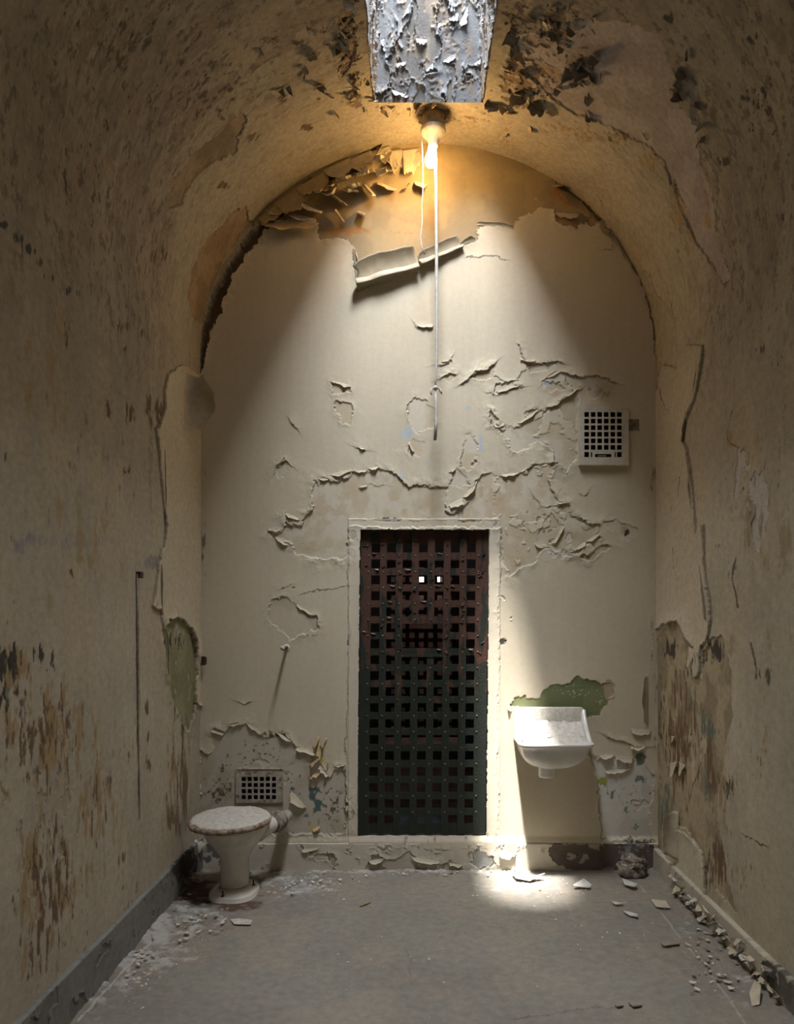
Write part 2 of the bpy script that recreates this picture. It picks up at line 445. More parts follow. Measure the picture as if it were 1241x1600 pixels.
# big sheet gone at the top: ochre coat below
TOP = [(395, 352), (415, 346), (440, 343), (470, 338), (493, 345), (497, 356), (495, 376), (520, 373), (547, 376), (551, 395), (555, 440), (557, 456), (600, 440), (650, 420), (700, 398), (722, 385), (745, 375), (747, 355), (765, 348), (790, 352), (803, 359), (806, 345), (830, 333), (845, 325), (866, 328), (868, 346), (902, 357), (906, 345), (930, 350), (948, 338), (1000, 300), (900, 180), (670, 120), (450, 180), (350, 300)]
B.patch(TOP, ((.36, .275, .15), (.31, .24, .14)), .003, .009, 10, crack=.4)
B.blobs([(540, 360, 60, 10, 1.1), (880, 300, 40, 30, .9), (600, 360, 60, 8, .7)], (.36, .19, .07), .52, .08, 30, 50, 14)
P1 = [(488, 752), (497, 762), (503, 748), (513, 750), (530, 752), (549, 742), (552, 738), (575, 741), (591, 732), (606, 738), (625, 748), (637, 762), (650, 758), (662, 757), (676, 761), (699, 763), (697, 785), (697, 802), (706, 806), (722, 795), (738, 772), (747, 748), (752, 740), (768, 738), (783, 748), (800, 744), (810, 742), (825, 738), (832, 727), (845, 725), (870, 724), (862, 740), (856, 752), (866, 770), (874, 785), (888, 787), (891, 804), (921, 817), (939, 816), (937, 839), (915, 850), (902, 867), (885, 868), (870, 860), (850, 858), (835, 880), (815, 884), (800, 900), (787, 880), (783, 826), (548, 824), (541, 840), (541, 872), (500, 876), (478, 868), (462, 862), (455, 850), (430, 838), (418, 832), (440, 830), (447, 822), (446, 812), (455, 822), (463, 822), (472, 822), (478, 806), (488, 797), (492, 786), (486, 772)]
B.patch(P1, UND, .003, .013, 9)
U2 = [(765, 642), (771, 655), (781, 676), (791, 664), (808, 668), (820, 655), (830, 643), (843, 641), (855, 638), (871, 632), (885, 620), (904, 611), (903, 650), (903, 700), (899, 724), (886, 735), (868, 720), (858, 700), (840, 690), (828, 695), (827, 702), (797, 703), (789, 690), (782, 680), (770, 664)]
B.patch(U2, UND, .003, .012, 9)
for p in ([(523, 627), (535, 625), (550, 630), (549, 662), (538, 662), (530, 650), (522, 640)],
          [(516, 595), (528, 604), (548, 606), (550, 615), (535, 612), (518, 616)],
          [(635, 632), (650, 622), (665, 625), (680, 640), (678, 668), (650, 676), (640, 665)],
          [(644, 685), (662, 692), (658, 705), (655, 718), (645, 714), (630, 704), (640, 696)],
          [(728, 680), (735, 676), (748, 695), (745, 712), (738, 735), (726, 734), (720, 728), (724, 700)],
          [(708, 735), (715, 732), (728, 745), (735, 760), (720, 765), (702, 757)],
          [(736, 592), (746, 580), (761, 580), (774, 570), (770, 592), (752, 596)],
          [(823, 564), (838, 572), (856, 567), (874, 568), (850, 580), (826, 582)],
          [(765, 642), (770, 644), (777, 655), (774, 668), (766, 668)],
          [(690, 589), (702, 583), (709, 585), (702, 597)],
          [(770, 618), (776, 602), (800, 597), (810, 604), (794, 610), (778, 620)],
          [(870, 582), (905, 590), (935, 588), (964, 598), (960, 616), (930, 620), (906, 622), (890, 600)],
          [(850, 600), (862, 596), (880, 604), (876, 612), (858, 612)],
          [(420, 945), (430, 935), (450, 932), (462, 948), (480, 960), (495, 966), (498, 985), (475, 990), (452, 1000), (440, 985), (418, 972)],
          [(430, 742), (436, 726), (445, 720), (452, 726), (450, 740), (438, 752)],
          [(945, 816), (962, 812), (985, 820), (996, 830), (985, 846), (965, 838)],
          [(905, 868), (925, 862), (948, 850), (960, 852), (950, 862), (915, 876)]):
    B.patch(p, UND if p[0][0] != 420 else UNDW, .002, .008, 6)
LVENT = [(313, 1172), (325, 1176), (335, 1172), (330, 1150), (337, 1136), (350, 1146), (360, 1134), (385, 1131), (398, 1142), (408, 1152), (424, 1150), (430, 1145), (445, 1146), (455, 1160), (470, 1172), (480, 1178), (498, 1180), (503, 1200), (513, 1216), (520, 1212), (528, 1196), (536, 1196), (541, 1212), (543, 1255), (541, 1300), (520, 1306), (480, 1304), (430, 1302), (313, 1304)]
B.patch(LVENT, ((.51, .46, .37), (.44, .38, .28)), .003, .012, 8)
B.blobs([(340, 1235, 28, 30, .85), (400, 1180, 70, 40, .6), (430, 1150, 30, 10, 1.0), (350, 1200, 20, 30, .7), (520, 1260, 22, 40, .8), (455, 1215, 40, 30, .5)], (.13, .10, .06), .52, .05, 60, 60, 24, 5)
B.blobs([(492, 1250, 22, 34, .95), (460, 1235, 20, 12, .8), (510, 1290, 18, 10, .6), (340, 1252, 16, 10, .6), (478, 1275, 14, 10, .8)], (.09, .14, .13), .54, .05, 26, 26, 25, 4)
B.blobs([(498, 1175, 22, 22, 1.0), (490, 1295, 14, 12, .9), (470, 1170, 16, 10, .8)], (.58, .46, .20), .54, .05, 34, 34, 26, 4)
RB = [(922, 1172), (935, 1188), (945, 1179), (960, 1183), (975, 1190), (986, 1202), (992, 1186), (1003, 1172), (1010, 1174), (1012, 1195), (1019, 1208), (1020, 1245), (1016, 1290), (1020, 1310), (944, 1310), (938, 1275), (932, 1215)]
B.patch(RB, ((.60, .57, .50), (.53, .49, .41)), .003, .010, 7)
B.blobs([(1000, 1185, 12, 14, 1.3), (1005, 1228, 14, 26, .9), (945, 1223, 12, 12, .9), (960, 1240, 18, 14, .65), (980, 1265, 12, 10, .7), (990, 1290, 14, 16, .7), (972, 1205, 10, 8, .7)], (.16, .20, .15), .53, .05, 34, 34, 35, 5)
B.blobs([(980, 1240, 50, 60, .62)], (.20, .20, .14), .60, .04, 60, 60, 48, 6)
B.blobs([(940, 1222, 12, 10, 1.2), (982, 1268, 10, 6, .8)], (.30, .31, .07), .55, .05, 30, 30, 36, 4)
B.blobs([(1000, 1318, 34, 14, 1.0)], (.10, .10, .09), .50, .06, 60, 60, 37, 5)
GR = [(797, 1106), (803, 1092), (812, 1089), (823, 1087), (825, 1093), (842, 1092), (850, 1078), (870, 1070), (893, 1063), (905, 1054), (914, 1060), (935, 1067), (945, 1066), (958, 1064), (957, 1085), (948, 1100), (935, 1117), (912, 1117), (905, 1108), (870, 1112)]
B.patch(GR, ((.20, .215, .10), (.155, .175, .08)), .003, .004, 6, crack=.55)
B.blobs([(952, 1078, 9, 18, 1.5)], (.42, .33, .22), .5, .05, 30, 30, 41, 4)
B.blobs([(900, 1080, 60, 26, .75), (940, 1095, 16, 12, .9)], (.50, .46, .36), .66, .04, 110, 110, 42, 3)
# blue-grey and tan ghosts of older coats
B.blobs([(638, 677, 12, 14, 1.3), (752, 692, 7, 16, 1.3), (730, 640, 10, 6, 1.1), (628, 740, 12, 8, 1.0), (668, 722, 8, 8, 1.0), (855, 600, 18, 6, 1.0)], (.47, .50, .51), .52, .08, 30, 30, 43, 3)
B.blobs([(845, 670, 60, 30, .5), (760, 770, 60, 40, .55), (850, 830, 50, 60, .6), (900, 850, 40, 40, .6), (640, 790, 60, 30, .4), (980, 830, 18, 14, .8), (560, 1000, 60, 60, .2)], (.47, .36, .22), .52, .12, 16, 16, 44, 5)
B.blobs([(980, 832, 5, 5, 1.6), (786, 1002, 6, 6, 1.6), (553, 838, 6, 12, 1.4), (780, 868, 4, 8, .9), (605, 813, 30, 4, 1.3), (735, 815, 25, 4, 1.3), (545, 1000, 3, 12, 1.2), (552, 1272, 4, 12, 1.3), (447, 918, 30, 4, .8), (960, 665, 14, 14, .35), (992, 664, 8, 9, 1.1)], (.07, .055, .04), .52, .06, 60, 60, 45, 4, .002)
B.blobs([(960, 650, 70, 30, .5), (940, 610, 40, 14, .6)], (.30, .24, .16), .52, .1, 20, 20, 47, 4)
for pts, lf in (([(811, 538), (822, 564), (838, 570), (856, 566), (873, 568)], .016), ([(725, 599), (735, 592), (744, 580), (761, 580), (775, 568)], .014),
                ([(771, 618), (778, 620), (793, 610), (811, 606)], .012), ([(773, 588), (789, 597), (811, 597), (814, 584), (822, 578)], .006),
                ([(850, 596), (860, 587), (874, 582), (904, 589), (932, 587), (965, 598)], .010), ([(688, 570), (703, 568), (705, 561)], .012),
                ([(689, 590), (702, 583), (710, 584)], .01), ([(428, 744), (433, 726), (444, 718), (455, 727)], .01), ([(455, 659), (464, 671)], .008),
                ([(646, 505), (652, 512), (676, 511)], .006), ([(558, 698), (563, 700), (571, 702)], .008), ([(860, 636), (880, 628), (892, 618), (905, 611)], .014),
                ([(730, 402), (755, 401), (775, 402), (790, 404)], .006), ([(440, 920), (455, 915)], .003), ([(470, 930), (485, 925), (540, 918)], .003),
                ([(830, 768), (845, 790), (870, 790)], .005), ([(845, 830), (862, 800), (878, 822)], .006), ([(905, 770), (912, 776), (918, 770)], .006),
                ([(1014, 430), (1022, 445), (1030, 470)], .012), ([(940, 352), (958, 372), (955, 390), (945, 392)], .008), ([(975, 382), (1000, 405), (1015, 432)], .01),
                ([(948, 1150), (990, 1168), (1010, 1166)], .012), ([(1020, 965), (1022, 1010), (1015, 1040)], .004),
                ([(372, 1095), (380, 1098), (388, 1097)], .006), ([(580, 758), (600, 760)], .003)):
    B.line(pts, lf, 7)
for pts in ([(545, 826), (545, 900), (546, 1000), (543, 1110), (541, 1180), (543, 1300)], [(780, 812), (783, 900), (778, 960), (782, 1000), (778, 1100), (778, 1180), (779, 1300)]):
    B.line(pts, .004, 4, 1 if pts[0][0] < 600 else -1, .55, .8)
B.line([(548, 826), (549, 813), (600, 811), (700, 813), (780, 812)], .004, 5, 1, .3)
# raised plaster band around the door and the sill below
band = ((B.px > 545) & (B.px < 782) & (B.py > 811) & (B.py < 1326))
B.h += np.where(band, .006, 0)
B.C = mixc(B.C, (.62, .56, .44), band * .7)
B.h += .010 * sstep(1305, 1316, B.py)
# fine scaling over the middle of the wall and round the fittings
g = np.zeros(B.px.shape)
for cx, cy, rx, ry, st in ((860, 840, 90, 70, 1.0), (840, 620, 120, 60, .75), (690, 660, 90, 70, .7), (470, 870, 50, 50, .75), (440, 1200, 110, 60, 1.0), (990, 1240, 50, 90, .9), (790, 960, 20, 120, .9), (560, 1000, 18, 200, .7), (950, 640, 60, 40, .6), (640, 800, 100, 40, .7), (400, 1330, 100, 30, .9), (860, 300, 80, 30, .8)):
    g = np.maximum(g, st * np.exp(-((B.px - cx) / rx) ** 2 - ((B.py - cy) / ry) ** 2))
B.flaking(g, 16, 16, 77, .60, .004, .002, (.58, .53, .44), .015)
B.flaking(g * .9, 38, 38, 79, .64, .002, .002, (.50, .43, .33), .02)
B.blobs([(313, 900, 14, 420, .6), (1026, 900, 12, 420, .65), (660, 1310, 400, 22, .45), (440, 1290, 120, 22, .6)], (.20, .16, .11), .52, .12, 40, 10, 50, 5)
B.C *= (1 - .02 * sstep(.45, .7, fbm(Xg * 50, Zg * 4, 66, 3)))[..., None]
dd = poly_sd(B.wx, B.wy, P1); dz = np.minimum(dd, poly_sd(B.wx, B.wy, U2)) < -2
B.C = mixc(B.C, (.48, .38, .24), dz * .6 * sstep(.50, .64, fbm(Xg * 14, Zg * 14, 67, 6, .6)))
isl = dz & (fbm(Xg * 13 + B.mod, Zg * 13, 68, 5, .6) > .60) & (B.px > 770)
B.C = mixc(B.C, CREAM, isl * 1.0); B.h += isl * .003
B.blobs([(850, 820, 90, 70, .8), (840, 680, 70, 40, .6), (620, 790, 90, 40, .6), (470, 850, 50, 30, .7)], (.22, .16, .10), .70, .03, 60, 60, 69, 6, depth=.001)
# the plaster has come away from the vault along the left of the arch
GAP = [(312, 580), (313, 545), (316, 510), (324, 478), (338, 445), (355, 412), (378, 380), (402, 352), (437, 318), (486, 282), (547, 252), (590, 232), (600, 236), (552, 262), (495, 295), (445, 332), (412, 362), (385, 398), (368, 428), (354, 455), (343, 488), (331, 510), (322, 545), (316, 585)]
d = poly_sd(B.wx, B.wy, GAP)
B.h = np.where(d < 0, B.h - .055, B.h + .012 * np.exp(-np.maximum(d, 0) / 9) * (d < 60))
B.C = mixc(B.C, (.16, .10, .06), sstep(2, -3, d) * .9)
d = poly_sd(B.wx, B.wy, [(1028, 600), (1026, 540), (1020, 480), (1004, 425), (975, 378), (935, 335), (890, 288), (870, 285), (905, 312), (940, 352), (968, 385), (1000, 435), (1015, 480), (1024, 540)])
B.h = np.where(d < 0, B.h - .02, B.h)
rho = np.sqrt(((Xg - XC) / AX) ** 2 + ((np.maximum(Zg, ZS) - ZS) / BZ) ** 2)
keep = (rho < 1.03)
sk = 5 * (B.py - 829) / 477
jag = 3.0 * (fbm(Xg * 45, Zg * 45, 99, 3) - .5)
keep &= ~((B.px + sk > 563.5 + jag * .8) & (B.px + sk < 764.5 + jag) & (B.py > 828 + jag) & (B.py < 1306.5 + jag * .3))
VU = (909, 973, 644, 719); VL = (376, 434, 1205, 1250)
for v in (VU, VL):
    keep &= ~((B.px > v[0]) & (B.px < v[1]) & (B.py > v[2]) & (B.py < v[3]))
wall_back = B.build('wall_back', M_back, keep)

# ---- side walls and vault share one run of depth
ys = np.concatenate([np.arange(YF, 1.98, .09), np.arange(1.98, YB + .062, GS)])
DEEP = ys

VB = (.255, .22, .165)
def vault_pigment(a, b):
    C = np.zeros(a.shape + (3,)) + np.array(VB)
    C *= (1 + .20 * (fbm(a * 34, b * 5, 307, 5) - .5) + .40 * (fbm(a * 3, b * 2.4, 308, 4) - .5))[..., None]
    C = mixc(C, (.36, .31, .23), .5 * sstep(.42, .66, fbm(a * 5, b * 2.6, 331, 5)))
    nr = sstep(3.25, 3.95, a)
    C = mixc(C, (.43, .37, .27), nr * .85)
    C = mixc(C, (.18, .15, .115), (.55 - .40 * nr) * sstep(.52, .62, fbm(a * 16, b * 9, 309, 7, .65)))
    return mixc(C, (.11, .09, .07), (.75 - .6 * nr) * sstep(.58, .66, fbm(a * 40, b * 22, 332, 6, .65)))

def side(X, n, base, seed):
    z = np.arange(0, ZS + GS, GS)
    Yg, Zg = np.meshgrid(DEEP, z, indexing='ij')
    P = np.stack([np.full_like(Yg, X), Yg, Zg], -1); Nn = np.zeros_like(P); Nn[..., 0] = n
    s = Surf(P, Nn, Yg + seed, Zg, base)
    s.h += .012 * (fbm(Yg * 2.2 + seed, Zg * 1.4, 5, 3) - .5) + .004 * (fbm(Yg * 9 + seed, Zg * 6, 6, 4) - .5)
    st = fbm(s.a * 22, s.b * 6.0, 9, 4)
    s.C *= (1 + .16 * (st - .5) + .34 * (fbm(s.a * 3, s.b * 2.2, 10, 4) - .5))[..., None]
    oc = sstep(.50, .66, fbm(s.a * 5, s.b * 2.2, 12, 5)); s.C = mixc(s.C, (.50, .40, .24), oc * .30)
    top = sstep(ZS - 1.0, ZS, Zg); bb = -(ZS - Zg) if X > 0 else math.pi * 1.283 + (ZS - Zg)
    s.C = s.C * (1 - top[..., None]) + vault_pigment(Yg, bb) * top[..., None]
    return s

def sheet(s, poly, col, lift=.02, reach=10, base=.003, top=None):
    d = poly_sd(s.wx * .5 + s.px * .5, s.wy * .5 + s.py * .5, poly)
    ins = sstep(.7, -.7, d)
    s.C = mixc(s.C, col, ins * (sstep(top[0], top[1], s.py) if top else 1.0))
    s.C = mixc(s.C, (.10, .07, .045), .5 * (np.abs(d - .8) < .9))
    s.h = s.h * (1 - ins) + ins * (s.h * .5 + base + lift * (.3 + .9 * s.mod) * np.exp(np.minimum(d, 0) / reach))
    return d

Lw = side(XL, 1, GREYW, 0.0)
Lw.blobs([(95, 845, 110, 16, .95), (10, 850, 60, 24, .8), (235, 878, 14, 14, 1.2)], (.30, .27, .27), .5, .14, 26, 12, 102, 4)
OB = [(60, 1150, 120, 110, .9), (80, 1380, 90, 160, .95), (150, 1260, 70, 120, .75), (200, 1180, 40, 110, .6), (20, 1050, 60, 60, .9), (190, 1330, 50, 90, .65), (60, 1500, 60, 60, .8), (110, 700, 80, 80, .45), (120, 560, 60, 80, .5), (270, 1200, 20, 90, .8)]
Lw.blobs(OB, (.36, .26, .13), .54, .10, 26, 9, 103, 6)
Lw.blobs([(x, y, rx * .9, ry, st * .98) for x, y, rx, ry, st in OB], (.17, .105, .065), .58, .06, 48, 14, 104, 6, depth=.002)
Lw.blobs([(12, 1035, 34, 40, 1.25), (62, 1020, 18, 24, .95), (80, 1040, 14, 50, .8), (10, 1090, 40, 40, .9), (60, 1250, 60, 90, .55), (110, 980, 40, 20, .5), (55, 1400, 40, 100, .5)], (.06, .05, .04), .58, .06, 50, 22, 105, 6, depth=.002)
Lw.blobs([(8, 1080, 60, 60, .6), (60, 1330, 50, 70, .5), (90, 1200, 30, 50, .45)], (.24, .27, .22), .58, .06, 26, 12, 106, 4)
Lw.blobs([(170, 643, 5, 18, 1.3), (204, 645, 9, 20, 1.2), (200, 735, 12, 12, .9), (198, 738, 3, 4, 1.4), (112, 897, 6, 10, .9), (8, 710, 5, 12, .9), (222, 522, 5, 8, 1.2), (196, 545, 4, 6, 1.2), (190, 510, 16, 12, .9), (104, 520, 10, 30, .7), (234, 640, 8, 34, 1.0), (247, 640, 9, 26, 1.1)], (.13, .09, .06), .5, .08, 60, 24, 107, 5, depth=.002)
Lw.blobs([(60, 960, 260, 500, .40)], (.16, .11, .07), .60, .05, 70, 34, 108, 5, depth=.001)
DIAG = [(5, 352, 16, 10, 1.1), (24, 372, 14, 12, 1.0), (45, 392, 10, 12, 1.2), (60, 410, 12, 12, .9), (80, 430, 16, 14, .8), (110, 455, 20, 18, .8), (20, 400, 40, 30, .6)]
Lw.blobs(DIAG, (.05, .05, .045), .52, .08, 50, 26, 109, 5)
Lw.blobs([(120, 780, 130, 260, .55), (60, 560, 120, 160, .55), (250, 480, 60, 120, .45)], (.36, .28, .15), .50, .10, 14, 6, 120, 6)
Lw.blobs([(150, 700, 160, 300, .50)], (.25, .21, .18), .56, .06, 24, 10, 121, 6)
g = np.exp(-((Lw.px - 80) / 160) ** 2 - ((Lw.py - 1260) / 260) ** 2)
Lw.flaking(g, 26, 10, 110, .57, .002, .002, (.40, .32, .21), .02)
EXL = [(253, 985), (262, 968), (275, 966), (285, 970), (298, 985), (305, 1020), (306, 1060), (303, 1110), (292, 1145), (280, 1122), (268, 1090), (260, 1050)]
SHL = [(256, 610), (262, 585), (278, 572), (290, 572), (315, 592), (330, 600), (330, 1110), (304, 1100), (305, 1020), (298, 985), (285, 968), (275, 964), (262, 968), (254, 985), (250, 955), (238, 948), (246, 905), (247, 880), (252, 862), (256, 855), (259, 822), (254, 780), (249, 720), (243, 672), (250, 655), (257, 640)]
sheet(Lw, SHL, (.56, .49, .355), .014, 10)
Lw.patch(EXL, ((.30, .28, .16), (.24, .22, .12)), .004, .02, 6, crack=.8)
Lw.flaking(np.exp(-((Lw.px - 280) / 20) ** 2 - ((Lw.py - 1040) / 70) ** 2), 34, 14, 130, .56, .003, .003, (.40, .36, .25), .02)
Lw.blobs([(280, 990, 22, 20, .9), (296, 1080, 8, 60, .7)], (.42, .39, .31), .54, .05, 50, 24, 131, 5)
Lw.blobs([(275, 1000, 22, 24, .9), (268, 1060, 14, 30, .5)], (.06, .05, .04), .54, .06, 40, 24, 111, 5)
Lw.blobs([(285, 1210, 18, 110, 1.0), (280, 1170, 12, 60, .9), (270, 1280, 26, 60, .8)], (.19, .13, .08), .50, .08, 40, 9, 112, 6, depth=.003)
Lw.blobs([(232, 1150, 4, 26, .9), (229, 1105, 3, 16, 1.4), (232, 1190, 6, 20, 1.1), (215, 1400, 60, 60, .4)], (.15, .09, .05), .5, .07, 60, 20, 113, 5, depth=.002)
for pts in ([(213, 895), (213, 1000), (213, 1120), (214, 1200), (217, 1282)], [(216, 905), (217, 1000), (218, 1120), (216, 1240)], [(233, 640), (234, 720), (235, 800)], [(238, 640), (237, 720), (237, 820)]):
    Lw.line(pts, .004, 3, -1, .45, .8)
wall_left = Lw.build('wall_left', M_side)

Rw = side(XR, -1, (.47, .415, .315), 40.0)
OBR = [(1190, 1200, 60, 100, .65), (1130, 1250, 30, 100, .8), (1160, 1380, 60, 80, .65), (1150, 880, 30, 130, .55), (1220, 680, 40, 120, .6), (1180, 760, 60, 80, .5), (1200, 550, 60, 60, .5), (1220, 1000, 50, 80, .5), (1140, 690, 10, 40, .7)]
Rw.blobs(OBR, (.36, .26, .14), .54, .12, 24, 8, 203, 6)
Rw.blobs(OBR, (.20, .13, .08), .62, .05, 38, 12, 204, 6, depth=.002)
Rw.blobs([(1140, 1230, 14, 30, .9), (1200, 1060, 10, 16, 1.0), (1185, 1055, 8, 14, .8), (1230, 520, 16, 20, .7), (1200, 545, 30, 14, .6), (1215, 560, 20, 40, .5), (1170, 760, 40, 30, .5)], (.12, .10, .07), .54, .06, 40, 20, 205, 5, depth=.002)
Rw.blobs([(1150, 800, 200, 420, .42)], (.15, .11, .07), .60, .05, 60, 26, 206, 5, depth=.001)
Rw.blobs([(1180, 850, 90, 300, .6)], (.36, .29, .18), .50, .10, 14, 6, 220, 6)
Rw.blobs([(1180, 800, 90, 300, .55)], (.22, .18, .13), .58, .05, 30, 14, 221, 6)
Rw.flaking(np.exp(-((Rw.px - 1180) / 70) ** 2 - ((Rw.py - 780) / 200) ** 2), 12, 6, 208, .57, .004, .003, (.56, .53, .48), .03)
SHR = [(1020, 640), (1040, 570), (1060, 575), (1075, 540), (1100, 538), (1100, 560), (1095, 585), (1088, 618), (1080, 640), (1072, 662), (1068, 690), (1075, 700), (1080, 740), (1085, 780), (1088, 835), (1100, 820), (1101, 870), (1103, 905), (1110, 935), (1112, 975), (1106, 1000), (1098, 1010), (1095, 1050), (1090, 1062), (1085, 1040), (1088, 1015), (1078, 1000), (1072, 990), (1062, 968), (1050, 972), (1040, 975), (1026, 985), (1010, 985)]
sheet(Rw, SHR, (.55, .48, .35), .016, 10, top=(500, 720))
EXR = [(1026, 1005), (1036, 985), (1046, 975), (1052, 972), (1060, 968), (1066, 990), (1074, 1000), (1078, 1030), (1086, 1062), (1097, 1060), (1100, 1020), (1108, 998), (1130, 992), (1140, 1030), (1142, 1080), (1146, 1120), (1136, 1160), (1130, 1200), (1124, 1240), (1122, 1280), (1130, 1330), (1140, 1380), (1152, 1425), (1130, 1400), (1112, 1380), (1096, 1340), (1080, 1300), (1060, 1290), (1050, 1320), (1030, 1340), (1018, 1300), (1018, 1100)]
Rw.patch(EXR, ((.42, .345, .225), (.30, .235, .15)), .004, .008, 7, crack=.8)
Rw.blobs([(1065, 1150, 50, 160, 1.0), (1110, 1200, 20, 100, 1.0), (1120, 1350, 26, 70, 1.1)], (.17, .105, .06), .56, .06, 55, 13, 210, 7, depth=.002)
Rw.blobs([(1080, 1100, 18, 60, .8), (1105, 1140, 16, 60, .9), (1088, 1200, 12, 60, .7), (1104, 1230, 10, 50, .9), (1040, 1270, 16, 60, 1.1), (1085, 1390, 14, 30, .8)], (.14, .175, .15), .55, .05, 44, 12, 211, 6)
Rw.blobs([(1045, 1015, 16, 20, 1.1), (1115, 1020, 16, 28, 1.1), (1100, 1030, 14, 20, .8), (1075, 1040, 14, 30, .7), (1032, 1100, 8, 100, .8)], (.06, .05, .04), .56, .06, 40, 18, 212, 5, depth=.002)
g = np.exp(-((Rw.px - 1085) / 40) ** 2 - ((Rw.py - 1160) / 150) ** 2)
Rw.flaking(g, 24, 6, 213, .58, .003, .002, (.55, .46, .31), .02)
SHR2 = [(1048, 1302), (1060, 1298), (1070, 1300), (1085, 1312), (1098, 1330), (1102, 1350), (1105, 1400), (1108, 1425), (1080, 1400), (1046, 1352), (1044, 1330)]
sheet(Rw, SHR2, (.56, .50, .38), .016, 9)
for pts, fp, lf in (([(1095, 1190), (1082, 1230), (1078, 1250)], 1, .004), ([(1105, 545), (1100, 580), (1090, 618)], 1, .01), ([(1032, 585), (1036, 620), (1044, 636)], 1, .02), ([(1065, 745), (1062, 775)], 1, .01), ([(1047, 772), (1054, 788), (1050, 805)], 1, .01), ([(1054, 855), (1054, 890), (1058, 900)], 1, .01), ([(1145, 640), (1136, 680), (1140, 690), (1155, 700)], 1, .008), ([(1058, 510), (1059, 540)], 1, .01), ([(1174, 1005), (1184, 1045)], -1, .006), ([(1160, 1300), (1198, 1325)], 1, .004), ([(1225, 650), (1228, 690), (1238, 700)], 1, .01), ([(1150, 870), (1145, 905), (1155, 950)], -1, .006)):
    Rw.line(pts, lf, 6, fp, .8, .9)
wall_right = Rw.build('wall_right', M_side)

# ---- vault
na = int(4.03 / GS); th = np.linspace(0, math.pi, na)
Yg, Tg = np.meshgrid(DEEP, th, indexing='ij')
P = np.stack([XC + AX * np.cos(Tg), Yg, ZS + BZ * np.sin(Tg)], -1)
Nn = np.stack([-np.cos(Tg) / AX, 0 * Tg, -np.sin(Tg) / BZ], -1); Nn /= np.linalg.norm(Nn, axis=-1, keepdims=True)
V = Surf(P, Nn, Yg, Tg * 1.283, (.33, .285, .215))
# seam with the side walls: same noise as the walls at the springing
wl = sstep(math.pi - .25, math.pi, Tg); wr = sstep(.25, 0, Tg); wm = 1 - wl - wr
hs = lambda se, zz: .012 * (fbm(Yg * 2.2 + se, zz * 1.4, 5, 3) - .5) + .004 * (fbm(Yg * 9 + se, zz * 6, 6, 4) - .5)
V.h += wl * hs(0., ZS + (math.pi - Tg) * 1.28) + wr * hs(40., ZS + Tg * 1.28) + wm * (.014 * (fbm(V.a * 2.4, V.b * 2.0, 305, 3) - .5) + .006 * (fbm(V.a * 10, V.b * 7, 306, 4) - .5))
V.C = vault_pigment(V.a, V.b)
V.blobs([(200, 60, 260, 120, .85), (300, 150, 140, 90, .9), (150, 250, 150, 140, .78), (100, 400, 140, 110, .60), (60, 120, 120, 120, .5)], (.24, .19, .14), .54, .12, 24, 12, 310, 6, depth=.002)
V.blobs([(200, 80, 240, 140, .80), (320, 140, 120, 90, .85), (130, 300, 120, 160, .75), (80, 420, 120, 60, .55)], (.10, .08, .06), .62, .05, 44, 24, 311, 6, depth=.002)
BL1 = [(300, 290), (292, 300), (285, 315), (270, 330), (262, 325), (272, 300), (262, 290), (285, 265), (300, 240), (330, 220), (345, 205), (360, 190), (380, 178), (388, 190), (372, 215), (372, 235), (350, 248), (325, 258), (310, 275), (298, 290)]
V.patch(BL1, ((.30, .225, .145), (.20, .15, .10)), .004, .006, 6, crack=.8)
BL2 = [(298, 495), (294, 460), (300, 425), (312, 395), (325, 372), (345, 355), (370, 325), (385, 325), (388, 345), (402, 345), (375, 372), (350, 405), (335, 440), (325, 475), (318, 505)]
V.patch(BL2, ((.38, .27, .16), (.30, .21, .125)), .004, .006, 6, crack=.6)
V.blobs([(480, 200, 16, 8, 1.2), (440, 155, 16, 12, 1.1), (395, 215, 14, 10, 1.1), (350, 290, 16, 14, .8), (240, 400, 10, 16, 1.0), (225, 462, 4, 10, 1.4), (257, 400, 8, 20, 1.0), (200, 505, 20, 16, .9), (347, 185, 6, 6, 1.4), (500, 140, 14, 22, 1.0), (470, 60, 20, 10, .9), (45, 392, 8, 12, 1.2)], (.15, .10, .065), .52, .07, 50, 24, 312, 6, depth=.003)
MV = [(800, 60), (860, 40), (930, 30), (1000, 40), (1034, 62), (1041, 94), (1056, 125), (1062, 169), (1091, 200), (1092, 250), (1112, 300), (1119, 375), (1144, 437), (1131, 447), (1087, 375), (1066, 330), (1050, 281), (1036, 252), (1016, 231), (969, 204), (900, 178), (860, 150), (820, 110)]
V.patch(MV, ((.36, .31, .28), (.30, .25, .22)), .004, .008, 9, crack=.5)
V.blobs([(950, 215, 90, 14, .9), (1020, 250, 30, 20, .9), (1060, 330, 18, 60, .95), (1105, 330, 10, 60, .9), (1130, 450, 14, 30, .8), (880, 200, 60, 14, .8), (1080, 380, 14, 40, .8)], (.34, .23, .11), .52, .06, 50, 40, 313, 6, depth=.003)
V.blobs([(1175, 60, 18, 40, .9), (1195, 160, 34, 40, .95), (1130, 252, 14, 14, 1.1), (1165, 150, 14, 18, .9), (1170, 200, 14, 14, .9), (1222, 350, 14, 20, 1.0), (1210, 205, 10, 12, .9), (1205, 130, 14, 14, .8), (1060, 140, 16, 22, 1.0), (1090, 185, 10, 12, .9), (1045, 30, 12, 16, .9), (1230, 250, 10, 20, .8)], (.06, .05, .045), .54, .06, 50, 36, 314, 6, depth=.003)
V.blobs([(5, 352, 16, 10, 1.1), (24, 372, 14, 12, 1.0), (45, 392, 10, 12, 1.2), (60, 410, 12, 12, .9), (80, 430, 16, 14, .8)], (.05, .05, .045), .52, .08, 50, 26, 109, 5)
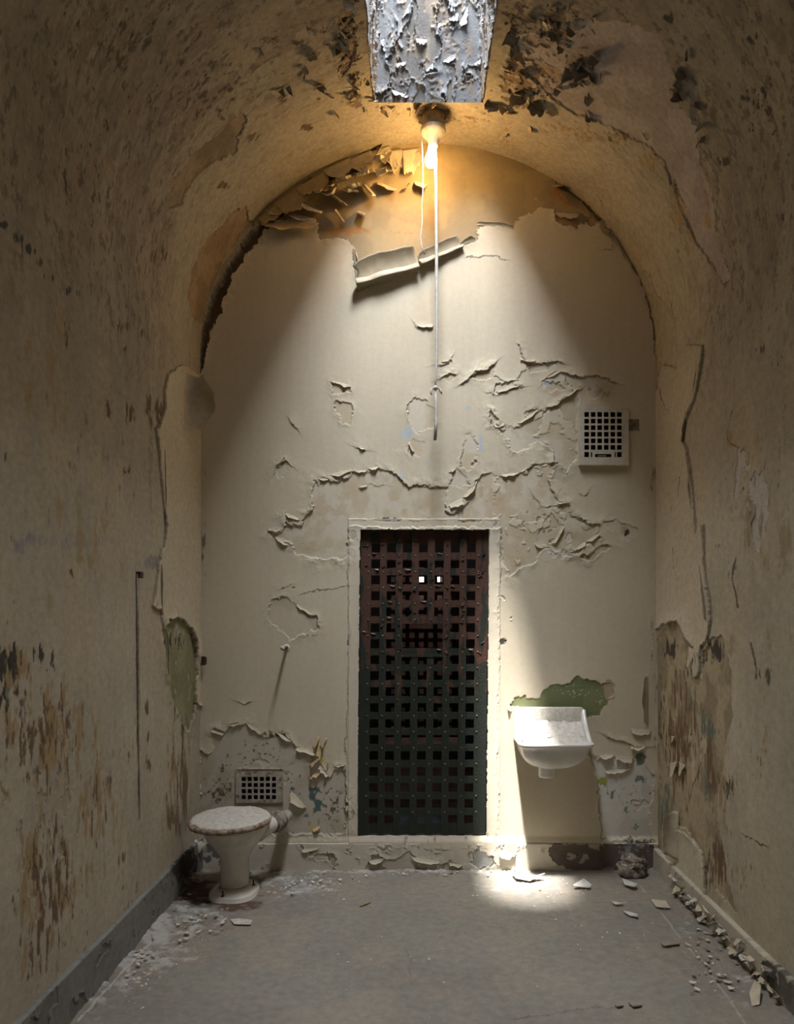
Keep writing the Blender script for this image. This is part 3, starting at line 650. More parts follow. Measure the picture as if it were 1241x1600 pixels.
V.blobs([(545, 70, 22, 90, 1.1), (555, 160, 24, 30, 1.0), (820, 130, 50, 50, 1.1), (870, 40, 60, 40, 1.0), (810, 20, 30, 30, 1.0), (905, 110, 26, 30, 1.0), (600, 170, 30, 14, .7), (745, 185, 70, 26, .62)], (.20, .14, .09), .52, .08, 34, 34, 315, 6, depth=.005)
V.blobs([(540, 60, 20, 90, .9), (820, 150, 50, 34, .9), (870, 50, 60, 30, .9), (800, 60, 20, 60, .9)], (.06, .05, .04), .60, .05, 44, 44, 316, 6, depth=.006)
V.blobs([(715, 190, 80, 26, .75), (790, 215, 30, 40, .8), (650, 155, 60, 14, .8)], (.34, .22, .10), .62, .04, 80, 80, 317, 5, depth=.003)
V.blobs([(680, 178, 30, 12, 1.5)], (.16, .11, .06), .5, .08, 30, 30, 318, 3)
g = np.zeros(V.px.shape)
for cx, cy, rx, ry, st in ((540, 90, 60, 110, 1.0), (850, 90, 90, 90, 1.0), (240, 160, 180, 120, .75), (620, 170, 120, 20, .8), (960, 215, 100, 20, .9), (1060, 330, 30, 100, .9)):
    g = np.maximum(g, st * np.exp(-((V.px - cx) / rx) ** 2 - ((V.py - cy) / ry) ** 2))
V.flaking(g, 22, 16, 320, .55, .007, .004, (.30, .22, .14), .03)
V.flaking(g * .85, 46, 40, 321, .60, .003, .003, (.20, .15, .10), .03)
for pts, fp, lf in (([(1008, 418), (1020, 432), (1030, 460), (1040, 470)], 1, .02), ([(1030, 420), (1042, 440), (1052, 475), (1058, 512)], 1, .016), ([(930, 305), (938, 312), (942, 325)], 1, .01), ([(1060, 120), (1080, 150), (1086, 190)], 1, .03), ([(1092, 215), (1100, 235), (1092, 260)], 1, .02), ([(640, 232), (700, 228), (735, 232)], 1, .004)):
    V.line(pts, lf, 7, fp, .8, .9)
OX0, OX1, OY0, OY1 = -.229, .343, 2.05, 3.94
jg = .020 * (fbm(V.a * 12, V.b * 12, 330, 3) - .5)
keep = ~((P[..., 0] > OX0 + jg) & (P[..., 0] < OX1 + jg) & (Yg > OY0) & (Yg < OY1 + jg * .8) & (np.sin(Tg) > .5))
ceiling = V.build('ceiling', M_ceil, keep)

# ---- skylight well: four splayed faces narrowing to the glazing
ZB = 4.165
def well_face(c00, c10, c01, c11, seed, name):
    """corners: bottom a, bottom b, top a, top b"""
    c00, c10, c01, c11 = [np.array(c, float) for c in (c00, c10, c01, c11)]
    nu = max(4, int(np.linalg.norm(c10 - c00) / .0045)); nv = int(np.linalg.norm(c01 - c00) / .0045)
    u, v = np.meshgrid(np.linspace(0, 1, nu), np.linspace(0, 1, nv), indexing='ij')
    u_, v_ = u[..., None], v[..., None]
    P = (c00 * (1 - u_) + c10 * u_) * (1 - v_) + (c01 * (1 - u_) + c11 * u_) * v_
    n = np.cross(c10 - c00, c01 - c00); n /= np.linalg.norm(n)
    ctr = np.array([SHX, 3.1, 4.6]); 
    if np.dot(ctr - (c00 + c11) / 2, n) < 0: n = -n
    s = Surf(P, np.zeros_like(P) + n, u * np.linalg.norm(c10 - c00) + seed, v * 1.0, (.175, .18, .185))
    s.h += .02 * (fbm(s.a * 6, s.b * 4, seed, 3) - .5)
    s.C *= (1 + .3 * (fbm(s.a * 8, s.b * 4, seed + 1, 4) - .5))[..., None]
    one = np.ones(s.px.shape)
    s.flaking(one, 9, 5, seed + 2, .56, .016, .003, (.13, .12, .11), .035)
    s.flaking(one, 20, 9, seed + 3, .60, .008, .003, (.15, .145, .135), .03)
    s.flaking(one, 50, 34, seed + 6, .66, .002, .002, (.26, .22, .18), .03)
    s.C = mixc(s.C, (.22, .18, .14), .8 * sstep(.60, .66, fbm(s.a * 26, s.b * 14, seed + 4, 5)))
    return s.build(name, M_well)
T0, T1 = SHX - SKY_W / 2, SHX + SKY_W / 2
well_face((OX0, OY1, ZB), (OX1, OY1, ZB), (T0, SKY_Y1, SHT), (T1, SKY_Y1, SHT), 500, 'wall_skylight_far')
well_face((OX0, OY0, ZB), (OX0, OY1, ZB), (T0, SKY_Y0, SHT), (T0, SKY_Y1, SHT), 520, 'wall_skylight_left')
well_face((OX1, OY0, ZB), (OX1, OY1, ZB), (T1, SKY_Y0, SHT), (T1, SKY_Y1, SHT), 540, 'wall_skylight_right')
tag(mesh_obj('wall_skylight_near', [(OX0, OY0, ZB), (OX1, OY0, ZB), (T1, SKY_Y0, SHT), (T0, SKY_Y0, SHT)], [(0, 1, 2, 3)], M_well_flake), kind='structure')
# unseen slabs added overhead: keep the sun out except through one slot
RZ0, RZ1 = SHT + .01, SHT + .06
tag(boxes('sun_block_slabs', [(-4, SHX - .6, -3, 8, RZ0, RZ1), (SHX + .6, 4, -3, 8, RZ0, RZ1), (SHX - .6, SHX + .6, -3, 1.5, RZ0, RZ1), (SHX - .6, SHX + .6, 4.5, 8, RZ0, RZ1)], M_wiremetal), kind='structure')
tag(boxes('sun_slot_mask', [(SHX - .6, SUN_SLOT[0], 1.5, 4.5, RZ0, RZ1), (SUN_SLOT[1], SHX + .6, 1.5, 4.5, RZ0, RZ1),
                       (SUN_SLOT[0], SUN_SLOT[1], 1.5, SUN_Y[0], RZ0, RZ1), (SUN_SLOT[0], SUN_SLOT[1], SUN_Y[1], 4.5, RZ0, RZ1)], M_wiremetal), kind='structure')  # opaque slab added around the slot that cuts the sunbeam to shape

# ---- floor
xs = np.arange(XL - .03, XR + .04, .005); yy = np.concatenate([np.arange(YF, 1.9, .09), np.arange(1.9, YB + .15, .005)])
Xg, Yg = np.meshgrid(xs, yy, indexing='ij')
P = np.stack([Xg, Yg, 0 * Xg], -1); Nn = np.zeros_like(P); Nn[..., 2] = 1
G = Surf(P, Nn, Xg, Yg, (.225, .205, .17))
G.h += .004 * (fbm(Xg * 4, Yg * 4, 401, 3) - .5)
G.C *= (1 + .28 * (fbm(Xg * 3, Yg * 3, 402, 5) - .5) + .12 * (fbm(Xg * 30, Yg * 30, 403, 4) - .5))[..., None]
G.C = mixc(G.C, (.30, .24, .18), .35 * sstep(.5, .65, fbm(Xg * 5, Yg * 4, 404, 5)))
DU = [(250, 1470, 60, 70, 1.0), (300, 1430, 60, 30, 1.0), (470, 1385, 60, 26, .9), (420, 1375, 50, 20, .9), (205, 1500, 40, 60, .9), (150, 1570, 30, 60, .8), (560, 1362, 120, 8, .8), (1080, 1440, 60, 40, .5), (1160, 1540, 50, 60, .6), (870, 1440, 80, 26, .35), (800, 1385, 80, 14, .7), (640, 1362, 200, 6, .9)]
w = G.blobs(DU, (.42, .40, .36), .50, .16, 22, 22, 405, 6)
G.h += .010 * w * fbm(Xg * 40, Yg * 40, 406, 4)
G.blobs([(470, 1385, 60, 30, .75), (440, 1400, 40, 20, .6)], (.22, .23, .24), .56, .06, 40, 60, 407, 5)
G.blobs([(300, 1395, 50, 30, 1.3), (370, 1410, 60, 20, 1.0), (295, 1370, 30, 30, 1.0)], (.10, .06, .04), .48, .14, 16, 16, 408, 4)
G.blobs([(620, 1480, 400, 100, .5)], (.58, .55, .48), .70, .03, 90, 90, 409, 4)
G.blobs([(620, 1480, 500, 110, .5)], (.16, .13, .10), .70, .03, 70, 70, 410, 4)
G.line([(235, 1478), (205, 1510), (165, 1555), (125, 1600)], .004, 5, 1, .4, 1.0)
G.line([(1000, 1385), (1050, 1448), (1100, 1510), (1140, 1562), (1165, 1600)], .003, 4, -1, .0, 1.2)
dl = poly_sd(G.px, G.py, [(1000, 1385), (1050, 1448), (1100, 1510), (1140, 1562), (1165, 1600)], False)
G.C = mixc(G.C, (.42, .40, .35), .6 * (np.abs(dl) < 1.3) * (G.mod > .45))
dl = poly_sd(G.px, G.py, [(235, 1478), (205, 1510), (165, 1555), (125, 1600)], False)
G.C = mixc(G.C, (.52, .50, .46), .6 * (np.abs(dl - 2) < 1.5))
G.line([(800, 1592), (850, 1590), (885, 1580), (930, 1573), (960, 1575)], .001, 3, 1, .5, .8)
G.line([(632, 1475), (640, 1500), (645, 1540)], .001, 3, 1, .35, .8)
G.h += .03 * sstep(.10, 0, Xg - XL) * fbm(Xg * 16, Yg * 16, 411, 4) * (Yg > 2) + .03 * sstep(.10, 0, XR - Xg) * fbm(Xg * 16, Yg * 16, 412, 4) * (Yg > 2)
floor = G.build('floor', M_floor)

# ---- skirtings
def skirting(name, A, Bp, n, h, th, col, seed, m, patches=(), blobs=(), sheets=(), top=.02):
    A = np.array(A, float); Bp = np.array(Bp, float); L = np.linalg.norm(Bp - A)
    u = np.arange(0, L + GS, GS); prof = []
    for z in np.arange(-.005, h, GS): prof.append((th * (1 - .15 * z / h), z))
    for k in range(1, 6): prof.append((th * .85 - k / 5 * (th * .85 + .012), h + .003 * math.sin(k / 5 * math.pi)))
    prof = np.array(prof)
    U, K = np.meshgrid(u, np.arange(len(prof)), indexing='ij')
    e = (Bp - A) / L
    P = A + e * U[..., None]; P = P + np.array(n) * prof[K][..., 0:1]; P[..., 2] = prof[K][..., 1]
    s = Surf(P, np.zeros_like(P) + np.array(n), U + seed, prof[K][..., 1], col)
    s.h += .008 * (fbm(s.a * 3, s.b * 3, seed, 3) - .5)
    s.C *= (1 + .3 * (fbm(s.a * 6, s.b * 6, seed + 1, 5) - .5))[..., None]
    for p, cols, lf in patches: s.patch(p, cols, .003, lf, 6)
    for l, c, t, sd in blobs: s.blobs(l, c, t, .07, 34, 34, sd, 5, depth=.001)
    s.blobs([(x, y, 30, 6, .6) for x, y in ((400, 1352), (520, 1352), (700, 1355))], (.25, .22, .16), .55, .1, 30, 30, seed + 3)
    s.flaking(np.ones(s.px.shape), 14, 14, seed + 5, .66, .005, .002, tuple(c * .8 for c in col), .02)
    return s.build(name, m)
BR = [(855, 1330), (862, 1322), (875, 1319), (1000, 1316), (1024, 1322), (1024, 1352), (1000, 1362), (985, 1368), (955, 1366), (935, 1360), (915, 1370), (900, 1363), (880, 1352), (862, 1346)]
def base_back():
    return skirting('baseboard_back', (XL, YB - .004, 0), (XR, YB - .004, 0), (0, -1, 0), .152, .016, (.55, .50, .40), 600, M_back,
             patches=[(BR, ((.13, .10, .08), (.16, .13, .12)), .006), ([(735, 1328), (748, 1326), (757, 1334), (772, 1340), (772, 1352), (748, 1360), (738, 1350)], ((.27, .27, .25), (.22, .21, .19)), .008),
                      ([(575, 1355), (578, 1340), (590, 1336), (600, 1345), (640, 1330), (655, 1345), (690, 1352), (700, 1345), (720, 1352), (722, 1368), (575, 1368)], ((.50, .46, .38), (.42, .37, .29)), .010),
                      ([(512, 1330), (520, 1334), (524, 1345), (522, 1358), (516, 1346)], ((.40, .35, .26), (.34, .28, .2)), .01)],
             blobs=[([(990, 1330, 34, 20, .9)], (.30, .29, .28), .5, 611), ([(330, 1330, 40, 30, .9)], (.14, .14, .14), .5, 612)])
base_back()
skirting('baseboard_left', (XL + .001, 1.7, 0), (XL + .001, YB, 0), (1, 0, 0), .19, .022, (.20, .195, .18), 620, M_floor,
         blobs=[([(290, 1350, 26, 40, 1.3)], (.04, .035, .03), .5, 621), ([(250, 1370, 200, 200, .55)], (.10, .10, .09), .56, 622), ([(150, 1480, 200, 200, .5)], (.32, .30, .26), .64, 623)])
skirting('baseboard_right', (XR - .001, 1.7, 0), (XR - .001, YB, 0), (-1, 0, 0), .125, .030, (.50, .45, .35), 640, M_back,
         patches=[([(1190, 1505), (1215, 1500), (1300, 1580), (1300, 1720), (1190, 1600)], ((.16, .15, .12), (.11, .10, .08)), .01)],
         blobs=[([(1100, 1440, 60, 60, .62)], (.20, .15, .09), .56, 641), ([(1072, 1412, 22, 9, 1.1), (1095, 1436, 22, 10, 1.2), (1120, 1464, 22, 12, 1.2), (1150, 1496, 26, 14, 1.2), (1178, 1528, 24, 16, 1.3)], (.05, .045, .035), .52, 642)])

# unseen blocks added behind the vault seams to stop sunlight leaking in
tag(boxes('light_block_right', [(XR + .035, XR + .20, YF, YB + .2, ZS - .35, ZS + .30)], M_flake), kind='structure')
tag(boxes('light_block_left', [(XL - .20, XL - .035, YF, YB + .2, ZS - .35, ZS + .30)], M_flake), kind='structure')
# ---- wall behind the camera and the reveals
tag(mesh_obj('wall_front', [(XL - .1, YF, 0), (XR + .1, YF, 0), (XR + .1, YF, 4.4), (XL - .1, YF, 4.4)], [(0, 1, 2, 3)], M_flake), kind='structure')

# ---- doorway: reveal, threshold, corridor beyond
DX0, DX1, DZ0, DZ1 = (560 - CX) / S, (762 - CX) / S, CAMZ + (CY - 1307) / S, CAMZ + (CY - 828) / S
M_rev = mat('reveal_plaster', (.50, .46, .38), (.30, .26, .20), 20, .8, bump=.4)
tag(boxes('trim_1', [(DX0 - .05, DX0 - .004, YB + .008, YB + .26, DZ0 - .02, DZ1 + .06), (DX1 + .008, DX1 + .05, YB + .008, YB + .26, DZ0 - .02, DZ1 + .06),
                     (DX0 - .05, DX1 + .05, YB + .008, YB + .26, DZ1 + .006, DZ1 + .06), (DX0 - .05, DX1 + .05, YB + .008, YB + .26, DZ0 - .06, DZ0 - .004)], M_rev, bev=.004), kind='structure')
M_cor = mat('corridor_plaster', (.20, .17, .14), (.14, .12, .10), 5, .85, bump=.1)
M_corf_lit = mat('corridor_floor_lit', (.30, .32, .34), (.20, .21, .22), 5, .7, bump=.1)
M_red = mat('corridor_red_paint', (.16, .08, .06), (.10, .05, .04), 6, .8, bump=.1)
tag(mesh_obj('floor_corridor', [(-3, YB + .26, -.02), (3, YB + .26, -.02), (3, 10.2, -.02), (-3, 10.2, -.02)], [(0, 1, 2, 3)], M_red), kind='structure')
tag(boxes('floor_lit_strip', [(-.16, .22, 5.20, 5.58, -.02, -.012)], M_corf_lit), kind='structure')  # paler strip stands in for light falling on the corridor floor
tag(mesh_obj('ceiling_corridor', [(-3, YB + .26, 3.9), (3, YB + .26, 3.9), (3, 10.2, 3.9), (-3, 10.2, 3.9)], [(0, 1, 2, 3)], M_cor), kind='structure')
tag(mesh_obj('wall_corridor_left', [(-3, YB + .1, -.02), (-3, 10.2, -.02), (-3, 10.2, 3.9), (-3, YB + .1, 3.9)], [(0, 1, 2, 3)], M_cor), kind='structure')
tag(mesh_obj('wall_corridor_right', [(3, YB + .1, -.02), (3, 10.2, -.02), (3, 10.2, 3.9), (3, YB + .1, 3.9)], [(0, 1, 2, 3)], M_cor), kind='structure')
tag(mesh_obj('wall_corridor_end', [(-3, 10.2, -.02), (3, 10.2, -.02), (3, 10.2, 3.9), (-3, 10.2, 3.9)], [(0, 1, 2, 3)], M_red), kind='structure')
tag(boxes('wall_corridor_near', [(-3, DX0 - .05, YB + .24, YB + .28, -.02, 3.9), (DX1 + .05, 3, YB + .24, YB + .28, -.02, 3.9), (DX0 - .05, DX1 + .05, YB + .24, YB + .28, DZ1 + .06, 3.9), (DX0 - .05, DX1 + .05, YB + .24, YB + .28, -.02, DZ0 - .005)], M_cor), kind='structure')
tag(boxes('wall_opposite', [(-3, -.33, 7.5, 7.6, -.02, 3.9), (.42, 3, 7.5, 7.6, -.02, 3.9), (-.33, .42, 7.5, 7.6, 2.05, 3.9), (-.33, .42, 7.5, 7.6, -.02, .16)], M_cor), kind='structure')
w2 = tag(boxes('window_2', [(.02, .30, 10.15, 10.19, 1.78, 2.10)], emis('far_daylight_pane', (.95, .97, 1.0), 2.2)), kind='structure')
#PART3
# ================================================================== CELL DOOR
def lattice(name, x0, y, z1, pitch, sx=0.0, detail=True):
    """riveted strap-iron door; x0/z1 = left and top of the leaf, pitch = one cell"""
    e = empty(name, (0, 0, 0)); e['kind'] = 'structure'
    k = pitch / 25.2
    PX = lambda p: x0 + (p - 563) * k
    PZ = lambda p: z1 - (p - 829) * k
    cols = [(563, 580), (593.5, 604.5), (618.5, 629.5), (643.5, 655), (668.5, 680), (693.5, 705), (719, 730.5), (744, 764)]
    rows = [(829, 848)] + [(862 + 25.2 * i, 873.2 + 25.2 * i) for i in range(17)] + [(1290, 1306)]
    hatch = (974, 1024)
    yb = y + .010
    for i, (a, b) in enumerate(rows):                      # horizontal straps, behind
        za, zb = PZ(b), PZ(a)
        segs = [(563, 764)]
        if a > hatch[0] - 1 and b < hatch[1]: segs = [(563, 629), (693.5, 764)]
        V = []; Fc = []
        for s0, s1 in segs:
            n = 14; kk = len(V)
            for q in range(n + 1):
                px = s0 + (s1 - s0) * q / n
                j1 = (random.random() - .5) * .0012; j2 = (random.random() - .5) * .0012
                for yy_, zz_ in ((yb, za + j1), (yb, zb + j2), (yb + .008, zb), (yb + .008, za)):
                    sh = sx * (z1 - zz_)
                    V.append((PX(px) - sh, yy_, zz_))
            for q in range(n):
                for c in range(4):
                    c2 = (c + 1) % 4
                    Fc.append((kk + q * 4 + c, kk + q * 4 + c2, kk + (q + 1) * 4 + c2, kk + (q + 1) * 4 + c))
        mesh_obj('horizontal_strap', V, Fc, M_iron, e, smooth=False)
    for i, (a, b) in enumerate(cols):                      # upright straps, in front
        segs = [(829, 1306)]
        if 640 < a < 680: segs = [(829, 974), (1024, 1306)]
        V = []; Fc = []
        for s0, s1 in segs:
            n = max(8, int((s1 - s0) / 12)); kk = len(V)
            for q in range(n + 1):
                z = PZ(s0 + (s1 - s0) * q / n)
                j1 = (random.random() - .5) * .0014; j2 = (random.random() - .5) * .0014
                sh = sx * (z1 - z)
                for xx_, yy_ in ((PX(a) + j1, y + .001), (PX(a) + .002, y - .0005), (PX(b) - .002, y - .0005), (PX(b) + j2, y + .001), (PX(b), y + .0095), (PX(a), y + .0095)):
                    V.append((xx_ - sh, yy_, z))
            for q in range(n):
                for c in range(6):
                    c2 = (c + 1) % 6
                    Fc.append((kk + q * 6 + c, kk + q * 6 + c2, kk + (q + 1) * 6 + c2, kk + (q + 1) * 6 + c))
        mesh_obj('upright_strap', V, Fc, M_iron, e, smooth=False)
    if not detail: return e
    # hatch lip
    boxes('hatch_frame', [(PX(629) - sx * .7, PX(694) - sx * .7, y - .004, y + .012, PZ(1027), PZ(1023.4)), (PX(629) - sx * .55, PX(694) - sx * .55, y - .001, y + .012, PZ(974.5), PZ(972.5))], M_iron, e)
    # rivets: the first built, the others share its mesh
    prof = [(.0062, 0), (.0060, .0015), (.0046, .0032), (.0022, .0042), (0, .0045)]
    V = []; Fc = []
    for r, h in prof[:-1]:
        for q in range(8): V.append((r * math.cos(q * math.pi / 4), -h, r * math.sin(q * math.pi / 4)))
    V.append((0, -prof[-1][1], 0))
    for p in range(len(prof) - 2):
        for q in range(8): Fc.append((p * 8 + q, p * 8 + (q + 1) % 8, (p + 1) * 8 + (q + 1) % 8, (p + 1) * 8 + q))
    for q in range(8): Fc.append((24 + q, 24 + (q + 1) % 8, 32))
    rv = bpy.data.meshes.new('rivet'); rv.from_pydata(V, [], Fc); rv.materials.append(mat('rivet_iron', (.10, .09, .07), (.16, .13, .09), 60, .45, metal=.3, bump=.3))
    rv.polygons.foreach_set('use_smooth', [True] * len(rv.polygons))
    sites = []
    for i in range(18):
        pz = 842.5 + 25.2 * i
        for c, (a, b) in enumerate(cols):
            if 640 < a < 680 and hatch[0] < pz < hatch[1]: continue
            pc = 575.5 if c == 0 else (748.5 if c == 7 else (a + b) / 2)
            sites.append((PX(pc) - sx * (z1 - PZ(pz)), PZ(pz)))
    random.shuffle(sites)
    for x, z in sites[:100]:
        o = bpy.data.objects.new('rivet', rv); COL.objects.link(o); o.parent = e; o.location = (x, y, z)
    VV = []; FF = []
    for x, z in sites[100:]:
        k0 = len(VV); VV += [(v[0] + x, v[1] + y, v[2] + z) for v in V]; FF += [tuple(i + k0 for i in f) for f in Fc]
    tag(mesh_obj('rivet_heads', VV, FF, rv.materials[0], e), kind='stuff')
    # curls of old paint on the upper straps
    for i in range(46):
        c = random.choice([0, 1, 2, 3, 4, 5, 6, 6, 7, 7]); a, b = cols[c]
        pz = 850 + 175 * random.random() ** 1.3
        if 640 < a < 680 and pz > 965: continue
        w_ = min(b - a, 11) * k; x = PX(a) + (PX(b) - PX(a)) * (.3 + .4 * random.random()) - sx * (z1 - PZ(pz)); z = PZ(pz)
        l = (.006 + .010 * random.random()); an = random.uniform(-.9, .9)
        p0 = Vector((x - math.cos(an) * w_ * .3, y - .001, z - math.sin(an) * w_ * .3)); p1 = Vector((x + math.cos(an) * w_ * .3, y - .001, z + math.sin(an) * w_ * .3))
        flake(e, p0, p1, l, random.uniform(.8, 2.2), M_ironfl, Vector((0, -1, 0)), rough=.5, nu=5, nv=5, thick=.0006, off=.0004, name='paint_curl', flip=random.random() < .5, tilt=.4)
    for i in range(26):
        r = random.choice(range(1, 8)); px = random.choice([586, 611, 636, 661, 686, 712, 737]) + random.uniform(-3, 3)
        pz = rows[r][0] + 4
        if r in (5, 6) and 629 < px < 693: continue
        x = PX(px) - sx * (z1 - PZ(pz)); z = PZ(pz)
        flake(e, Vector((x - .016, y + .009, z + .012)), Vector((x + .014, y + .009, z + .010 * random.random())), .016, random.uniform(.8, 1.8), M_ironfl, Vector((0, -1, 0)), rough=.6, nu=6, nv=5, thick=.0006, off=.0004, name='paint_curl', flip=True, tilt=.4)
    return e
lattice('door_1', (563.5 - CX) / S, YB + .030, CAMZ + (CY - 829) / S, 25.2 / S, sx=5.0 / 477)
lattice('door_2', -.33, 7.48, 2.03, 25.2 / S, detail=False)

# ================================================================== VENTS
def vent_plate(name, parent, x0, x1, z0, z1, hx, hz, y, th, m, hole, slots=None):
    """sheet with square holes: hx/hz = hole starts; hole = size; returns plate"""
    xs_ = sorted({x0, x1, *hx, *[h + hole for h in hx]}); zs_ = sorted({z0, z1, *hz, *[h + hole for h in hz]})
    xs_ = [x0] + [v for h in hx for v in (h, h + hole)] + [x1]; zs_ = [z0] + [v for h in hz for v in (h, h + hole)] + [z1]
    lst = []
    for i in range(0, len(xs_), 2):                        # full-height bars
        lst.append((xs_[i], xs_[i + 1], y, y + th, z0, z1))
    for i in range(1, len(xs_) - 1, 2):
        for j in range(0, len(zs_), 2):
            lst.append((xs_[i], xs_[i + 1], y + .0003, y + th, zs_[j], zs_[j + 1]))
    if slots: lst += slots
    return boxes(name, lst, m, parent)

e = tag(empty('wall_vent', back(941, 728)), 'cream square wall vent grille with small holes, high beside the right corner', 'vent')
loc = e.location.copy()
def L_(px, py): v = back(px, py) - loc; return v.x, v.z
X0, Z1_ = L_(904, 634); X1, Z0_ = L_(980.5, 728)
hx = [L_(911.5 + 10.15 * i, 0)[0] for i in range(6)]; hz = sorted([L_(0, 653.5 + 10.2 * i)[1] for i in range(6)]); ho = 7.3 / S
zb = L_(0, 716)[1]
pl = vent_plate('face_plate', e, X0, X1, zb + ho + .008 - .008 if False else L_(0, 708)[1], Z1_, hx, hz, -.030, .003, M_vent, ho)
low = [(X0, hx[0], -.030, -.027, Z0_, L_(0, 708)[1]), (hx[0] + ho, hx[1], -.030, -.027, Z0_, L_(0, 708)[1]), (hx[5] + ho, X1, -.030, -.027, Z0_, L_(0, 708)[1])]
z708 = L_(0, 708)[1]
low += [(hx[0], hx[0] + ho, -.030, -.027, Z0_, zb), (hx[5], hx[5] + ho, -.030, -.027, Z0_, zb), (hx[1], hx[5], -.030, -.027, Z0_, zb),
        (hx[1] + .008, hx[1] + .024, -.030, -.027, zb, z708), (hx[1] + .024, hx[4] + .006, -.030, -.027, L_(0, 711)[1], z708), (hx[4] + .006, hx[4] + .024, -.030, -.027, zb, z708), (hx[4] + .031, hx[5], -.030, -.027, zb, z708)]
boxes('damper_slot_plate', low, M_vent, e)
boxes('frame', [(X0 - .001, X0 + .003, -.0275, .012, Z0_, Z1_), (X1 - .003, X1 + .001, -.0275, .012, Z0_, Z1_), (X0, X1, -.0275, .012, Z0_ - .001, Z0_ + .003), (X0, X1, -.0275, .012, Z1_ - .003, Z1_ + .001)], M_vent, e, bev=.001)
boxes('damper_lever', [(hx[2] + .004, hx[3] + .014, -.026, -.022, zb + .006, zb + .012)], M_wiremetal, e)
boxes('duct', [(X0 + .008, X1 - .008, .14, .15, Z0_, Z1_), (X0 + .004, X0 + .008, .012, .15, Z0_, Z1_), (X1 - .008, X1 - .004, .012, .15, Z0_, Z1_), (X0, X1, .012, .15, Z0_ + .002, Z0_ + .006), (X0, X1, .012, .15, Z1_ - .006, Z1_ - .002)], M_dark, e)

e = tag(empty('wall_vent', back(405, 1252)), 'stained rusty wall vent grille low behind the toilet', 'vent')
loc = e.location.copy()
X0, Z1_ = L_(370, 1201); X1, Z0_ = L_(442, 1254)
hx = [L_(378.0 + 9.45 * i, 0)[0] for i in range(6)]; hz = sorted([L_(0, 1220.0 + 9.5 * i)[1] for i in range(4)]); ho = 6.4 / S
vent_plate('face_plate', e, X0, X1, Z0_, Z1_, hx, hz, -.006, .003, M_vent2, ho)
boxes('frame', [(X0 - .004, X0 + .004, -.010, .004, Z0_, Z1_), (X1 - .004, X1 + .004, -.010, .004, Z0_, Z1_), (X0, X1, -.010, .004, Z1_ - .004, Z1_ + .004)], M_vent2, e, bev=.002)
boxes('duct', [(X0, X1, .12, .13, Z0_, Z1_), (X0 + .01, X0 + .014, .006, .13, Z0_, Z1_), (X1 - .014, X1 - .01, .006, .13, Z0_, Z1_), (X0, X1, .006, .13, Z0_, Z0_ + .006), (X0, X1, .006, .13, Z1_ - .006, Z1_)], M_dark, e)
for (px, py, w_) in ((388, 1209, .018), (420, 1209, .014), (383, 1214, .008)):
    a = back(px, py) - loc; 
    flake(e, a + Vector((-w_, -.008, 0)), a + Vector((w_, -.008, 0)), .02, 1.0, M_rustrim if w_ > .01 else M_flakeo, Vector((0, -1, 0)), name='rust_flake', nu=6, nv=5, rough=.6)

# ================================================================== SINK
def ring(z, hw, yb_, yf, rc, cx=0.0, n=56):
    """rounded D outline: back edge straight at y=yb_, front at y=yf, front corners radius rc"""
    pts = []
    import math as _m
    seq = [(-hw, yb_), (-hw, yf + rc)]
    for k in range(1, 9):
        an = _m.pi + k / 8 * _m.pi / 2
        seq.append((-hw + rc + rc * _m.cos(an), yf + rc + rc * _m.sin(an)))
    seq.append((hw - rc, yf))
    for k in range(1, 9):
        an = 1.5 * _m.pi + k / 8 * _m.pi / 2
        seq.append((hw - rc + rc * _m.cos(an), yf + rc + rc * _m.sin(an)))
    seq.append((hw, yb_))
    # resample evenly
    seq.append((-hw, yb_))
    d = [0]
    for i in range(1, len(seq)): d.append(d[-1] + _m.hypot(seq[i][0] - seq[i - 1][0], seq[i][1] - seq[i - 1][1]))
    out = []
    for q in range(n):
        t = d[-1] * q / n
        i = max(j for j in range(len(d) - 1) if d[j] <= t + 1e-9)
        f = (t - d[i]) / max(1e-9, d[i + 1] - d[i])
        out.append((seq[i][0] * (1 - f) + seq[i + 1][0] * f + cx, seq[i][1] * (1 - f) + seq[i + 1][1] * f, z))
    return out

def loft(name, rings, m, parent, close_first=False, close_last=True):
    n = len(rings[0]); V = [p for r in rings for p in r]; Fc = []
    for i in range(len(rings) - 1):
        for k in range(n):
            k2 = (k + 1) % n
            Fc.append((i * n + k, i * n + k2, (i + 1) * n + k2, (i + 1) * n + k))
    if close_first: Fc.append(tuple(range(n)))
    if close_last: Fc.append(tuple(reversed(range((len(rings) - 1) * n, len(rings) * n))))
    return mesh_obj(name, V, Fc, m, parent)

sx0 = (857.5 - CX) / S
e = tag(empty('wall_sink', (sx0, YB, 0)), 'small white china wall sink, dusty inside, below the green bare patch', 'sink')
WZ = .770
BK = -.004
rings = [ring(WZ - .150, .030, BK - .10, -.175, .02, -.012), ring(WZ - .148, .075, BK - .04, -.205, .06, -.01), ring(WZ - .138, .120, BK - .02, -.235, .09, -.006),
         ring(WZ - .115, .155, BK, -.258, .10, -.002), ring(WZ - .080, .178, BK, -.272, .09), ring(WZ - .045, .188, BK, -.280, .075), ring(WZ - .026, .192, BK, -.285, .065),
         ring(WZ - .018, .200, BK, -.300, .055), ring(WZ - .008, .205, BK, -.306, .055), ring(WZ, .204, BK, -.305, .055), ring(WZ + .004, .198, BK, -.299, .052),
         ring(WZ + .002, .186, BK - .03, -.286, .048), ring(WZ - .012, .176, BK - .045, -.276, .05), ring(WZ - .05, .165, BK - .055, -.262, .06), ring(WZ - .10, .13, BK - .07, -.235, .07), ring(WZ - .125, .06, BK - .11, -.19, .04)]
loft('basin', rings, M_sink, e, True, True)
